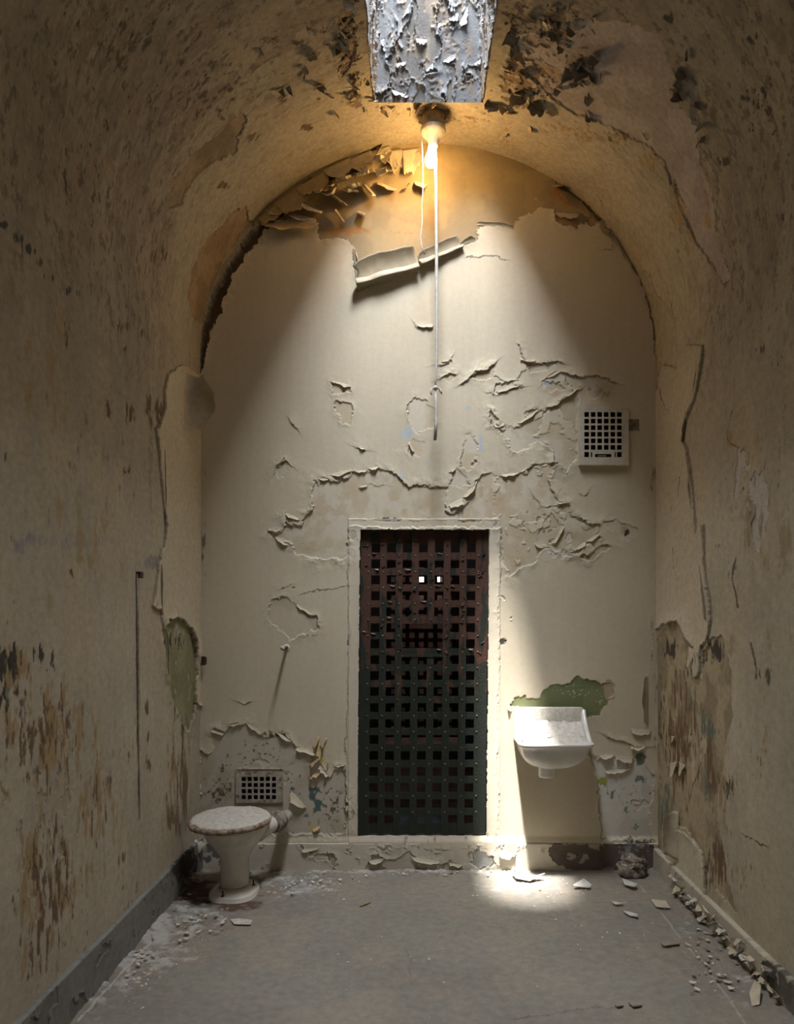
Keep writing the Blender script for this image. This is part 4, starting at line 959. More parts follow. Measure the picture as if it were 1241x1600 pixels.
# splash back: slab with rolled edge, and the sloping cheeks that join it to the rim
def profile_slab(name, outline, y0, y1, m, parent, bev=.008):
    n = len(outline); V = [(x, y0, z) for x, z in outline] + [(x, y1, z) for x, z in outline]
    Fc = [tuple(range(n)), tuple(reversed(range(n, 2 * n)))] + [(i, i + n, (i + 1) % n + n, (i + 1) % n) for i in range(n)]
    o = mesh_obj(name, V, Fc, m, parent, smooth=False)
    b = o.modifiers.new('bevel', 'BEVEL'); b.width = bev; b.segments = 4; b.limit_method = 'ANGLE'
    for p in o.data.polygons: p.use_smooth = True
    return o
zt = CAMZ + (CY - 1104) / S
ol = [(-.205, WZ - .02), (.205, WZ - .02), (.203, zt - .02), (.195, zt - .005), (.18, zt), (-.185, zt), (-.198, zt - .005), (-.206, zt - .02)]
profile_slab('splashback', ol, BK, -.032, M_splash, e, .010)
for sgn in (-1, 1):
    V = []; Fc = []; ns = 14; prof = []
    for i in range(ns + 1):
        t = i / ns; y = -.030 - t * .215; z = WZ + (zt - WZ - .012) * (1 - t) ** 1.9
        prof.append((y, z))
    for y, z in prof:
        for xo, zo in ((.205, WZ - .012), (.206, z - .004), (.200, z), (.190, z - .002), (.184, z - .010), (.176, WZ - .012)):
            V.append((sgn * xo, y, max(zo, WZ - .012)))
    for i in range(ns):
        for c in range(5): Fc.append((i * 6 + c, i * 6 + c + 1, (i + 1) * 6 + c + 1, (i + 1) * 6 + c))
    mesh_obj('cheek', V, Fc, M_sink, e)
# dust lying against the splash back and in the bowl
V = []; Fc = []; nu, nv = 44, 26
for i in range(nu + 1):
    for j in range(nv + 1):
        u = i / nu; v = j / nv; x = -.178 + .356 * u; y = -.036 - .225 * v
        z = WZ - .022 + .100 * (1 - v) ** 1.6 + .015 * vn(np.array([x * 60.]), np.array([y * 60.]), 5)[0] + .012 * vn(np.array([x * 16.]), np.array([y * 16.]), 6)[0]
        V.append((x, y, z))
for i in range(nu):
    for j in range(nv): Fc.append((i * (nv + 1) + j, i * (nv + 1) + j + 1, (i + 1) * (nv + 1) + j + 1, (i + 1) * (nv + 1) + j))
tag(mesh_obj('dust_layer', V, Fc, M_splash, e), kind='stuff')
for i in range(9):
    x = random.uniform(-.15, .15); y = random.uniform(-.20, -.06)
    flake(e, Vector((x, y, WZ + .02)), Vector((x + random.uniform(.02, .05), y + random.uniform(-.02, .02), WZ + .02)), random.uniform(.015, .035), .6, M_flakew, Vector((0, 0, 1)), nu=6, nv=5)
lathe('waste_outlet', [(.030, -.062), (.044, -.060), (.047, -.050), (.047, -.004), (.055, .002), (.058, .012)], M_sink, e, 32, loc=(-.030, -.115, WZ - .152), sy=.9)

# ================================================================== TOILET
tx, ty = -.968, 3.955
e = tag(empty('toilet', (tx, ty, 0)), 'white pedestal toilet with a crusted round lid in the left corner', 'toilet')
prof = [(.068, .012), (.074, .04), (.074, .10), (.072, .15), (.074, .19), (.084, .215), (.102, .240), (.124, .268), (.145, .298), (.160, .325), (.168, .350), (.171, .372), (.150, .380)]
cyl = [0, 0, 0, .0, 0, .0, 0, 0, 0, 0, 0, 0, 0]
lathe('bowl', prof, M_porc, e, 64, sy=1.12, flutes=.018, cy=cyl)
V = []; Fc = []
def oval(z, rx, ry, n=48, sq=2.6): return [(abs(math.cos(a)) ** (2 / sq) * math.copysign(1, math.cos(a)) * rx, abs(math.sin(a)) ** (2 / sq) * math.copysign(1, math.sin(a)) * ry, z) for a in [2 * math.pi * k / n for k in range(n)]]
loft('foot', [oval(-.002, .122, .150), oval(.018, .124, .152), oval(.026, .118, .146), oval(.030, .100, .130), oval(.034, .082, .105), oval(.050, .074, .088)], M_porc, e, True, True)
for px_, py_ in ((.092, .035), (-.03, -.125)):
    lathe('floor_bolt', [(.009, 0), (.010, .012), (.004, .013), (.004, .035), (0, .036)], M_rustmetal, e, 10, loc=(px_, py_, .022))
# lid: worn disc with a broken rusty rim and dust crust on top
lx, ly = -.022, 0.0
def disc(name, r0, z0, z1, m, jag, seed, dome=0.0, sy=1.15):
    n = 96; V = []; Fc = []; rr = []
    for k in range(n):
        a = 2 * math.pi * k / n
        rr.append(r0 * (1 + jag * (vn(np.array([math.cos(a) * 3 + 9.]), np.array([math.sin(a) * 3 + 9.]), seed)[0] - .5) + jag * .5 * (vn(np.array([math.cos(a) * 12 + 30.]), np.array([math.sin(a) * 12 + 30.]), seed + 1)[0] - .5)))
    fr = [(.90, z0), (.985, z0 + .002), (1.0, (z0 + z1) / 2), (.985, z1 - .001), (.93, z1 + dome * .2), (.8, z1 + dome * .5), (.6, z1 + dome * .8), (.35, z1 + dome), (.12, z1 + dome)]
    for f, z in fr:
        for k in range(n):
            a = 2 * math.pi * k / n; x = math.cos(a) * rr[k] * f; y = math.sin(a) * rr[k] * f * sy
            zz = z + (.006 * (vn(np.array([x * 40 + 50.]), np.array([y * 40 + 50.]), seed + 3)[0] - .5) if f < .97 and z > z0 + .004 else .004 * (vn(np.array([k * .6]), np.array([1.5]), seed)[0] - .5))
            V.append((x + lx, y + ly, zz))
    for i in range(len(fr) - 1):
        for k in range(n): Fc.append((i * n + k, i * n + (k + 1) % n, (i + 1) * n + (k + 1) % n, (i + 1) * n + k))
    Fc.append(tuple(range(n))); Fc.append(tuple(range((len(fr) - 1) * n, len(fr) * n)))
    return mesh_obj(name, V, Fc, m, e)
o = disc('lid', .213, .372, .399, M_rustrim, .06, 31); tag(o, 'brown broken rim of the lid')
o = disc('dust_crust', .203, .394, .404, M_dust, .08, 35, .005); tag(o, 'white crust covering the lid')
# spigot and pipe joint behind, to the right
tube('outlet_pipe', [(.10, .08, .30), (.16, .14, .325), (.20, .22, .325), (.215, .34, .32)], [.055, .045, .036, .036], M_porc, e, 20)
tube('pipe_joint', [(.165, .150, .325), (.178, .178, .326), (.19, .205, .326), (.20, .23, .326)], [.052, .060, .060, .050], M_stone, e, 20)

# loose white pipe stub and curled sheet in the left corner
o = tube('drain_pipe_stub', [back(309, 1372, -.10), back(307, 1350, -.10), back(309, 1325, -.09), back(318, 1308, -.08)], [.026, .028, .034, .040], M_flake, None, 18)
tag(o, 'cream crusted pipe stub standing in the back left corner behind the toilet', 'pipe')

# ================================================================== LIGHT FIXTURE
fy = 4.09; K = fy / F
fx = (677 - CX) * K
def fz(py): return CAMZ + (CY - py) * K
e = tag(empty('ceiling_light', (fx, fy, fz(191))), 'porcelain lampholder with a glowing bare bulb on the vault', 'light')
zz = lambda py: fz(py) - fz(191)
lathe('ceiling_box', [(.058, .045), (.060, .02), (.060, zz(203)), (.05, zz(204))], M_wiremetal, e, 40)
lathe('lampholder', [(.050, zz(200)), (.068, zz(202)), (.070, zz(205)), (.066, zz(208)), (.050, zz(213)), (.034, zz(219)), (.027, zz(224)), (.026, zz(229)), (.020, zz(230))], M_fix, e, 48)
bx_ = (673.5 - 677) * K * .5
lathe('bulb', [(.0125, zz(227)), (.0135, zz(231)), (.016, zz(236)), (.026, zz(243)), (.0335, zz(249)), (.0325, zz(254)), (.023, zz(259)), (.008, zz(261)), (0, zz(261.4))], M_bulb, e, 28, loc=(bx_ * 2, 0, 0))
for k in range(5):
    a = k * 1.25 + .3
    flake(e, Vector((.062 * math.cos(a), .062 * math.sin(a), .0)), Vector((.062 * math.cos(a + .5), .062 * math.sin(a + .5), .0)), .035, .8, M_flakeo, Vector((math.cos(a), math.sin(a), -.6)).normalized(), nu=5, nv=5, name='paint_flake', rough=.6)
for x_, y_ in ((-.02, -.055), (.045, -.03)):
    lathe('screw', [(.005, zz(207)), (.005, zz(205)), (0, zz(205))], M_rustmetal, e, 10, loc=(x_, y_, -.004))

def Wf(px, py, y=fy): return Vector(((px - CX) * y / F, y, CAMZ + (CY - py) * y / F))
pts = [Wf(681.5, 224, fy + .02), Wf(681, 250, fy + .03), Wf(681.6, 300, fy + .03), Wf(682.3, 400, fy + .03), Wf(682.6, 500, fy + .03), Wf(682.4, 560, fy + .03), Wf(681.4, 592, fy + .03), Wf(680.5, 606, fy + .03)]
e = tag(empty('pull_cord', pts[-1]), 'long pale knotted pull cord hanging from the lit bulb holder', 'cord')
o0 = e.location.copy()
tube('cord', [p - o0 for p in pts], [.0075, .0085, .009, .009, .009, .0085, .005, .004], M_cord, e, 10)
lathe('knot', [(0, -.016), (.009, -.012), (.014, -.002), (.012, .006), (.005, .012), (0, .013)], M_cord, e, 14, jitter=.004)
tube('loose_end', [Vector((.006, 0, .004)), Vector((.020, -.004, -.002)), Vector((.030, -.002, -.022)), Vector((.036, 0, -.034))], [.004, .006, .007, .003], M_cord, e, 8)
tube('loose_end', [Vector((-.004, 0, .004)), Vector((-.020, -.003, -.006)), Vector((-.024, 0, -.026)), Vector((-.020, 0, -.040))], [.004, .006, .006, .003], M_cord, e, 8)
q = [Wf(680.5, 606, fy + .03), Wf(681.5, 630, fy + .03), Wf(681.5, 660, fy + .03), Wf(680, 688, fy + .03)]
tube('cord_tail', [p - o0 for p in q], [.004, .0065, .008, .009], M_cord, e, 10)

pts = [Wf(659, 214), Wf(660, 240), Wf(661, 270), Wf(661, 300), Wf(659, 320), Wf(660, 345), Wf(657, 370), Wf(659, 385), Wf(664, 397)]
o = tube('lamp_wire', pts, [.0035, .003, .0032, .0035, .0028, .0034, .0036, .0032, .0045], M_cord, None, 8)
tag(o, 'thin twisted wire dangling left of the lit bulb', 'wire')

# peg on the back wall and the bracket bits
p = back(448, 1012)
e = tag(empty('wall_peg', p), 'short rusty peg sticking out of the wall left of the door', 'peg')
tube('shank', [Vector((0, .005, 0)), Vector((-.001, -.06, .001)), Vector((-.002, -.115, .002))], [.009, .009, .010], M_rustmetal, e, 14)
lathe('collar', [(.020, 0), (.021, .003), (.014, .007), (.010, .008)], M_vent, e, 20).rotation_euler = (math.pi / 2, 0, 0)
lathe('tip', [(.0, 0), (.010, .0), (.0135, .006), (.012, .012), (.0, .013)], M_vent, e, 16, loc=(-.002, -.112, .002)).rotation_euler = (math.pi / 2, 0, 0)

p, n = hit(303, 1032)
o = boxes('metal_bracket', [(-.012, .030, -.020, .000, -.026, .026), (.026, .034, -.032, .004, -.020, .020)], M_rustmetal, None, bev=.003); o.location = (XL + .012, YB - .03, CAMZ + (CY - 1032) / S)
tag(o, 'small dark metal bracket in the back left corner at peg height', 'bracket')
o = boxes('junction_plate', [(-.030, .030, -.006, 0, -.034, .034), (-.008, .008, -.014, -.006, -.008, .008)], mat('dusty_plate', (.34, .29, .21), (.18, .14, .10), 26, .7, bump=.5), None, bev=.002); o.location = back(991, 664, .004)
tag(o, 'small dirty square plate on the wall right of the upper vent', 'plate')

# conduit line on the left wall
def Lp(px, py, off=.006):
    y = XL * F / (px - CX); return Vector((XL + off, y, CAMZ + (CY - py) * y / F))
e = tag(empty('wall_conduit', Lp(217, 1280)), 'thin brown stained conduit running down the left wall', 'pipe'); o0 = e.location.copy()
tube('conduit_tube', [Lp(213, 897) - o0, Lp(213, 980) - o0, Lp(214, 1060) - o0, Lp(214, 1140) - o0, Lp(215, 1200) - o0, Lp(216.5, 1280) - o0], [.006, .006, .006, .005, .004, .002], M_wiremetal, e, 10)
boxes('clip', [(-.006, .014, -.020, .020, -.012, .016)], M_rustmetal, e, bev=.002).location = Lp(215, 899) - o0

#PART4
# ================================================================== PEELING PAINT (children of the walls)
Wb, Wl, Wr, Wc = wall_back, wall_left, wall_right, ceiling
RND = random.uniform
# rolled sheet below the ochre patch
def roll(parent, a, b, r0, r1, m, turns=1.2, n=Vector((0, -1, 0)), up=Vector((0, 0, 1)), seg=26, nu=26, name='paint_roll', skirt=0.03):
    a = Vector(a); b = Vector(b); e_ = b - a; L = e_.length; e_.normalize(); d = n.cross(e_).normalized()
    if d.dot(up) < 0: d = -d
    V = []; sd = random.randint(0, 999)
    for i in range(nu + 1):
        u = i / nu; r = r0 * (1 - u) + r1 * u; r *= 1 + .25 * (vn(np.array([u * 5.]), np.array([.5]), sd)[0] - .5)
        for j in range(seg + 1):
            v = j / seg
            if v < .15:
                s = v / .15; x = -skirt * (1 - s); z = .003
            else:
                s = (v - .15) / .85; an = s * turns * 2 * math.pi; rr = r * (1 - .35 * s)
                x = math.sin(an) * rr; z = .003 + r - math.cos(an) * rr
            wob = .006 * (vn(np.array([u * 9.]), np.array([v * 4.]), sd + 2)[0] - .5) + .02 * v * (vn(np.array([u * 6.]), np.array([9.5]), sd + 3)[0] - .5)
            V.append(a + e_ * (u * L + wob) + d * x + n * (z + wob * .3))
    Fc = [(i * (seg + 1) + j, (i + 1) * (seg + 1) + j, (i + 1) * (seg + 1) + j + 1, i * (seg + 1) + j + 1) for i in range(nu) for j in range(seg)]
    o = mesh_obj(name, V, Fc, m, parent); s = o.modifiers.new('film', 'SOLIDIFY'); s.thickness = .0015; s.offset = 0
    return o
roll(Wb, back(559, 452), back(656, 424), .046, .038, M_flake, .52, skirt=.012)
roll(Wb, back(656, 420), back(724, 388), .036, .016, M_flake, .55, skirt=.012)
flake(Wb, back(560, 450), back(656, 420), 44 / S, .7, M_flake, Vector((0, -1, 0)), rough=.15, tilt=.20, taper=.12, nu=24, nv=14)
flake(Wb, back(657, 416), back(722, 387), 24 / S, .7, M_flake, Vector((0, -1, 0)), rough=.15, tilt=.20, taper=.15, nu=20, nv=14)
fl(Wb, 557, 452, 552, 385, 14, 1.5, M_flake, flip=True, taper=.5)
fl(Wb, 583, 402, 617, 392, 16, 1.0, M_flakew, rough=.15, taper=.1, flip=True)
fl(Wb, 745, 352, 803, 358, 12, .9, M_flake, rough=.5)
fl(Wb, 720, 384, 746, 376, 12, .9, M_flake, rough=.5)
# torn edges of the upper left, hanging forward
TL = [(408, 350, 500, 352, 26, .8, 0), (470, 318, 505, 332, 30, 1.2, 1), (498, 300, 530, 292, 44, 1.3, 1), (520, 305, 545, 322, 26, 1.6, 0), (536, 300, 562, 300, 30, 1.4, 1),
      (548, 268, 572, 262, 40, 1.2, 1), (560, 262, 575, 258, 60, 1.0, 1), (582, 250, 602, 248, 46, 1.3, 1), (572, 290, 588, 310, 30, 1.5, 0), (590, 285, 620, 296, 26, 1.0, 1),
      (604, 262, 622, 268, 30, 1.1, 1), (560, 330, 572, 335, 26, 1.2, 0), (585, 245, 596, 225, 20, 1.2, 0), (526, 330, 540, 350, 18, 1.4, 0), (455, 335, 480, 345, 22, 1.1, 1),
      (612, 245, 618, 275, 16, 1.0, 0), (640, 246, 655, 240, 40, .5, 1), (648, 285, 668, 290, 26, .4, 1), (628, 300, 640, 285, 12, 1.0, 0)]
for ax, ay, bx, by, l, c, k in TL:
    a = back(ax, ay); b = back(bx, by); a.y -= RND(.0, .03); b.y -= RND(.0, .03)
    flake(Wb, a, b, l / S, c, (M_flakeo, M_flake)[k], Vector((0, -1, 0)), rough=.45, tilt=RND(.2, .7), taper=RND(.1, .6), flip=(bx > ax))
for ax, ay, bx, by, l, c, k, tl in ((404, 346, 440, 316, 34, .5, 0, .15), (430, 322, 472, 290, 52, .5, 0, .15), (462, 298, 510, 268, 60, .7, 0, .2), (505, 270, 548, 250, 62, .9, 1, .2), (540, 254, 580, 238, 74, .9, 1, .25), (575, 240, 610, 230, 58, .7, 1, .15),
                                     (520, 285, 552, 275, 44, 1.3, 1, .5), (555, 275, 585, 268, 48, 1.4, 1, .5), (488, 300, 520, 285, 46, 1.2, 0, .4), (585, 270, 612, 262, 42, 1.1, 1, .3), (600, 240, 628, 236, 60, .6, 1, .1), (538, 300, 566, 292, 34, 1.6, 1, .7), (628, 236, 655, 234, 74, .35, 1, .06), (418, 335, 470, 322, 22, .8, 1, .2)):
    a = back(ax, ay, -.006 - RND(0, .02)); b = back(bx, by, -.006 - RND(0, .02))
    flake(Wb, a, b, l / S, c, (M_flakeo, M_flake)[k], Vector((0, -1, 0)), rough=.5, taper=RND(.1, .5), flip=True, tilt=tl, nu=20, nv=16)
# right of the arch
for ax, ay, bx, by, l, c, k in ((868, 332, 905, 335, 24, .7, 1), (875, 295, 890, 320, 12, 1.2, 0), (905, 325, 925, 340, 22, 1.2, 0), (860, 290, 880, 288, 20, .8, 0), (938, 352, 958, 372, 18, .6, 1)):
    a = back(ax, ay); b = back(bx, by)
    flake(Wb, a, b, l / S, c, (M_flakeo, M_flake)[k], Vector((0, -1, 0)), rough=.5, tilt=RND(.2, .6), flip=True)
# torn lips over the door and elsewhere on the back wall
for ax, ay, bx, by, l, c in ((497, 745, 515, 748, 12, .5), (513, 742, 552, 732, 12, .7), (575, 732, 596, 728, 10, .8), (552, 735, 575, 735, 8, .5), (446, 800, 470, 812, 12, .7), (470, 812, 488, 790, 8, .9), (418, 826, 440, 826, 10, .8),
                             (700, 790, 722, 778, 20, .5), (722, 778, 745, 752, 12, .7), (812, 560, 838, 562, 10, .7), (838, 562, 872, 562, 8, .6), (730, 590, 746, 574, 9, .8), (746, 574, 775, 565, 8, .7),
                             (775, 612, 810, 600, 9, .7), (770, 660, 790, 662, 14, .5), (808, 662, 840, 640, 8, .8), (868, 626, 903, 604, 12, .8), (850, 590, 875, 578, 8, .7), (783, 742, 812, 738, 8, .6), (812, 738, 832, 722, 8, .7),
                             (688, 564, 704, 562, 7, 1.2), (650, 506, 678, 507, 12, .8), (518, 594, 550, 603, 10, .6), (430, 724, 446, 716, 8, .8), (640, 690, 648, 706, 8, .8), (700, 738, 712, 730, 7, .8), (870, 785, 890, 782, 8, .8), (895, 860, 915, 846, 12, .6), (915, 846, 938, 832, 10, .8),
                             (862, 850, 880, 822, 9, .8), (835, 848, 850, 856, 10, .9), (462, 944, 496, 962, 9, .7), (558, 697, 572, 700, 7, 1.0), (430, 838, 452, 850, 9, .8), (560, 760, 575, 758, 5, .6),
                             (330, 1140, 350, 1146, 9, .7), (352, 1132, 385, 1128, 8, .7), (386, 1128, 410, 1146, 9, .8), (430, 1142, 458, 1158, 9, .8), (462, 1166, 498, 1176, 13, .9), (500, 1196, 516, 1210, 14, .8), (522, 1195, 538, 1192, 9, .7), (455, 1235, 480, 1262, 20, .5),
                             (935, 1180, 960, 1178, 14, .7), (962, 1180, 990, 1184, 18, .6), (985, 1165, 1008, 1164, 12, .9), (945, 1205, 985, 1200, 10, .7), (985, 1138, 1018, 1142, 16, .6), (795, 1098, 800, 1112, 10, 1.2)):
    flake(Wb, back(ax, ay), back(bx, by), l / S, c, M_flake, Vector((0, -1, 0)), rough=.55, tilt=RND(.15, .4), taper=RND(.2, .6), flip=True, nu=16, nv=8)
for ax, ay, bx, by, l, c in ((488, 1168, 498, 1150, 16, 1.4), (500, 1166, 510, 1152, 16, 1.4), (484, 1195, 500, 1182, 14, 1.3), (482, 1214, 500, 1206, 14, 1.0), (508, 1205, 512, 1190, 9, 1.2), (488, 1296, 500, 1290, 14, 1.0)):
    flake(Wb, back(ax, ay), back(bx, by), l / S, c, M_flakeo, Vector((0, -1, 0)), rough=.6, tilt=.5, flip=True, nu=8, nv=8)
for ax, ay, bx, by, l, c in ((575, 1342, 600, 1340, 14, .6), (640, 1336, 690, 1345, 12, .6), (778, 1326, 806, 1330, 30, .6), (700, 1345, 722, 1350, 10, .7), (470, 1326, 500, 1322, 8, .5)):
    flake(Wb, back(ax, ay, -.02), back(bx, by, -.02), l / S, c, M_flake, Vector((0, -1, 0)), rough=.55, tilt=.3, taper=.4, flip=True)
# left wall: the tall curled tongue and the lifted seam
def wall_pt(px, py, X, off=0.0):
    y = X * F / (px - CX); return Vector((X - math.copysign(off, X), y, CAMZ + (CY - py) * y / F))
a = wall_pt(286, 668, XL); b = wall_pt(286, 574, XL)
flake(Wl, a, b, .27, 2.7, M_flake, Vector((1, 0, 0)), rough=.18, tilt=.05, taper=.35, nu=26, nv=24, flip=(Vector((1, 0, 0)).cross(b - a).y < 0))
for (ay_, by_, px_, l, c) in ((690, 830, 253, .035, .9), (865, 955, 247, .05, .9), (985, 1060, 258, .03, .9), (1080, 1130, 268, .03, .8)):
    a = wall_pt(px_ + 5, by_, XL); b = wall_pt(px_ + 3, ay_, XL)
    flake(Wl, a, b, l, c, M_flake, Vector((1, 0, 0)), rough=.5, tilt=.3, nu=20, flip=(Vector((1, 0, 0)).cross(b - a).y > 0))
for (ax, ay, bx, by, l) in ((1078, 640, 1070, 700, .05), (1080, 720, 1088, 830, .05), (1098, 560, 1086, 625, .03), (1098, 880, 1110, 975, .06), (1090, 1015, 1096, 1055, .03), (1040, 590, 1040, 630, .05), (1030, 1010, 1028, 1090, .05), (1035, 1110, 1035, 1150, .04), (1102, 1345, 1108, 1410, .04)):
    a = wall_pt(ax - 4, ay, XR); b = wall_pt(bx - 4, by, XR)
    flake(Wr, a, b, l, RND(.8, 1.2), M_flake, Vector((-1, 0, 0)), rough=.5, tilt=.35, nu=20, flip=(Vector((-1, 0, 0)).cross(b - a).y > 0))
for (ax, ay, bx, by, l) in ((1048, 1192, 1060, 1190, .14), (1062, 1190, 1073, 1195, .10), (1078, 1010, 1090, 1015, .17), (1050, 1150, 1056, 1150, .05)):
    a = wall_pt(ax, ay, XR, .003); b = wall_pt(bx, by, XR, .003)
    flake(Wr, a, b, l, .35, M_flake, Vector((-1, 0, 0)), rough=.35, tilt=.12, taper=.8, flip=(Vector((-1, 0, 0)).cross(b - a).z > 0))
flake(Wr, wall_pt(1062, 1346, XR, .004), wall_pt(1062, 1268, XR, .004), .15, 2.6, M_flake, Vector((-1, 0, 0)), rough=.3, tilt=.2, taper=.3, flip=(Vector((-1, 0, 0)).cross(Vector((0, 0, 1))).y < 0))
flake(Wb, back(1012, 1132, -.004), back(1012, 1052, -.004), .075, 1.2, M_flake, Vector((0, -1, 0)), rough=.4, tilt=.2, flip=False)
# skirting on the right: hanging scraps
sr = bpy.data.objects['baseboard_right']
for i in range(44):
    t = i / 43; y = 3.98 - 1.15 * t + RND(-.02, .02); z = RND(.035, .10)
    X = XR - .032 - RND(0, .004); L0 = RND(.03, .09)
    a = Vector((X, y, z)); b = Vector((X, y - L0, z + RND(-.02, .02)))
    dn = random.random() < .7
    flake(sr, a, b, min(RND(.03, .08), z + .01) if dn else RND(.02, .05), RND(.3, 1.4), random.choice([M_flake, M_flake, M_flakew, M_flakeg]), Vector((-1, 0, 0)), rough=.7, tilt=RND(.3, 1.0), flip=dn, nu=9, nv=8)
# vault: hanging sheets, dark clusters either side of the skylight
def vflake(px_, py_, w_, l, c, m, an=None, tilt=None):
    p, n = hit(px_, py_)
    t = Vector((0, 1, 0)); s_ = n.cross(t).normalized(); an = RND(0, 6.28) if an is None else an
    e_ = t * math.cos(an) + s_ * math.sin(an)
    flake(Wc, p - e_ * w_ / 2, p + e_ * w_ / 2, l, c, m, n, rough=.5, tilt=RND(.3, 1.2) if tilt is None else tilt, taper=RND(.1, .7), nu=9, nv=8)
random.seed(21)
for cx_, cy_, rx_, ry_, num, ms in ((905, 120, 34, 40, 16, (M_flakeg,)), (825, 165, 40, 26, 16, (M_flakeg, M_flakeg, M_flakeo)), (860, 45, 60, 28, 12, (M_flakeg, M_flake)), (555, 150, 26, 30, 12, (M_flakeg, M_flakeo)), (540, 60, 20, 50, 12, (M_flakeg, M_flake)),
                                    (800, 60, 14, 60, 8, (M_flakeg, M_flakeo)), (480, 70, 70, 50, 10, (M_flake, M_flakeg)), (1075, 150, 12, 40, 5, (M_flakeg,)), (620, 165, 50, 8, 5, (M_flakeo,)), (1095, 215, 8, 20, 3, (M_flakeg,))):
    for i in range(num):
        vflake(cx_ + random.gauss(0, .6) * rx_, cy_ + random.gauss(0, .6) * ry_, RND(.02, .07), RND(.025, .075), RND(.2, 1.4), random.choice(ms))
for px_, py_, w_, l in ((910, 105, .10, .13), (895, 110, .08, .15), (930, 90, .05, .12), (840, 165, .09, .10), (812, 150, .09, .10), (500, 135, .04, .09), (438, 140, .03, .07), (872, 140, .04, .08), (1063, 150, .05, .09), (770, 165, .08, .06)):
    vflake(px_, py_, w_, l, .4, M_flakeg, an=math.pi / 2 + RND(-.3, .3), tilt=RND(.9, 1.4))
# well faces: peeling whitewash
wf = bpy.data.objects['wall_skylight_far']
def wpt(px_, py_):
    # far face is a leaning plane through (y=OY1,z=ZB) and (y=SKY_Y1,z=SHT)
    k_ = (SKY_Y1 - OY1) / (SHT - ZB); d = Vector(((px_ - CX) / F, 1, (CY - py_) / F))
    t = (OY1 + k_ * (CAMZ - ZB)) / (1 - k_ * d.z); return Vector((d.x * t, t, CAMZ + d.z * t))
nw = Vector((0, -1, (SKY_Y1 - OY1) / (SHT - ZB))).normalized()
for ax, ay, bx, by, l, c in ((600, 4, 582, 34, .10, 1.1), (628, 30, 640, 4, .05, 1.0), (716, 40, 730, 12, .06, 1.2), (618, 100, 635, 96, .05, .8), (650, 60, 668, 62, .06, .7), (690, 96, 712, 84, .06, .6),
                             (612, 140, 640, 150, .04, .9),  (700, 30, 716, 20, .06, .9), (664, 110, 680, 96, .04, .8), (754, 40, 766, 30, .04, 1.0), (600, 60, 606, 80, .06, .9), (625, 60, 632, 75, .04, .8), (672, 40, 690, 36, .04, .7), (740, 100, 752, 92, .04, .7)):
    flake(wf, wpt(ax, ay), wpt(bx, by), l, c, M_well_flake, nw, rough=.7, tilt=RND(.1, .4), flip=True, nu=10, nv=9)

# ================================================================== DEBRIS ON THE FLOOR
def floor_pt(px_, py_, z=0.0):
    t = (CAMZ - z) * F / (py_ - CY); return Vector(((px_ - CX) * t / F, t, z))
def chip_mesh(name, pts, m, curl=.3, thick=.002):
    """flat angular chip from an outline, bowed"""
    n = len(pts); cx_ = sum(p[0] for p in pts) / n; cy_ = sum(p[1] for p in pts) / n
    V = [(0, 0, .004)]
    for f in (.5, 1.0):
        for x, y in pts:
            X_, Y_ = (x - cx_) * f, (y - cy_) * f
            V.append((X_, Y_, .004 + curl * (X_ * X_ * 6 + Y_ * Y_ * 2)))
    Fc = [(0, 1 + i, 1 + (i + 1) % n) for i in range(n)] + [(1 + i, 1 + n + i, 1 + n + (i + 1) % n, 1 + (i + 1) % n) for i in range(n)]
    o = mesh_obj(name, V, Fc, m, None, smooth=False); s = o.modifiers.new('film', 'SOLIDIFY'); s.thickness = thick; s.offset = 0
    o.location = (cx_, cy_, .004); return o
def traced_chip(pix, m, label, curl=.4, rot=None, cat='paint chip', name='paint_chip'):
    pts = []
    for i, (x, y) in enumerate(pix):
        p = floor_pt(x, y); pts.append((p.x, p.y))
    o = chip_mesh(name, pts, m, curl, .003)
    if rot: o.rotation_euler = rot; o.location.z += .01
    return tag(o, label, cat)
traced_chip([(895, 1389), (912, 1383), (925, 1389), (921, 1391), (898, 1390)], M_flakew, 'white triangular paint chip on the floor in front of the sink', .5, (.35, 0, 0))
traced_chip([(956, 1413), (970, 1414), (978, 1416), (962, 1417)], M_flakew, 'thin pale paint sliver on the floor right of the triangular chip', 1.5)
traced_chip([(974, 1429), (984, 1428), (996, 1433), (997, 1437), (985, 1434)], M_flakew, 'pointed pale paint chip just beyond the pale sliver', 1.2)
traced_chip([(1032, 1478), (1050, 1474), (1063, 1475), (1062, 1479), (1040, 1482)], M_flakeg, 'long flat grey-green chip beside the scored floor line on the right', .3)
traced_chip([(982, 1570), (1000, 1569), (1004, 1575), (990, 1577)], M_flakeg, 'flat grey flake at the lower right end of the floor crack', .3)
traced_chip([(961, 1574), (972, 1572), (975, 1575), (966, 1577)], M_flakeg, 'small grey flake left of the flat flake by the floor crack', .3)
traced_chip([(1016, 1408), (1040, 1410), (1048, 1422), (1026, 1420)], M_flake, 'flat cream paint sheet on the floor strip near the right corner', .1)
traced_chip([(972, 1380), (981, 1381), (997, 1390), (991, 1393), (976, 1387)], M_flakew, 'white curled paint strip in front of the rubble lump', 2.0)
traced_chip([(1172, 1558), (1182, 1550), (1192, 1556), (1186, 1572), (1174, 1572)], M_flake, 'large rounded cream chip leaning at the right skirting', .6, (.25, -.35, 0))
traced_chip([(800, 1370), (812, 1366), (830, 1374), (852, 1376), (828, 1380), (806, 1378)], M_flakew, 'bright curled paint sheet on the floor under the sunlit wall', .5)
traced_chip([(784, 1342), (790, 1350), (806, 1360), (800, 1364), (788, 1358)], M_flakew, 'upturned paint flake against the skirting right of the door', 1.5, (.5, 0, 0))
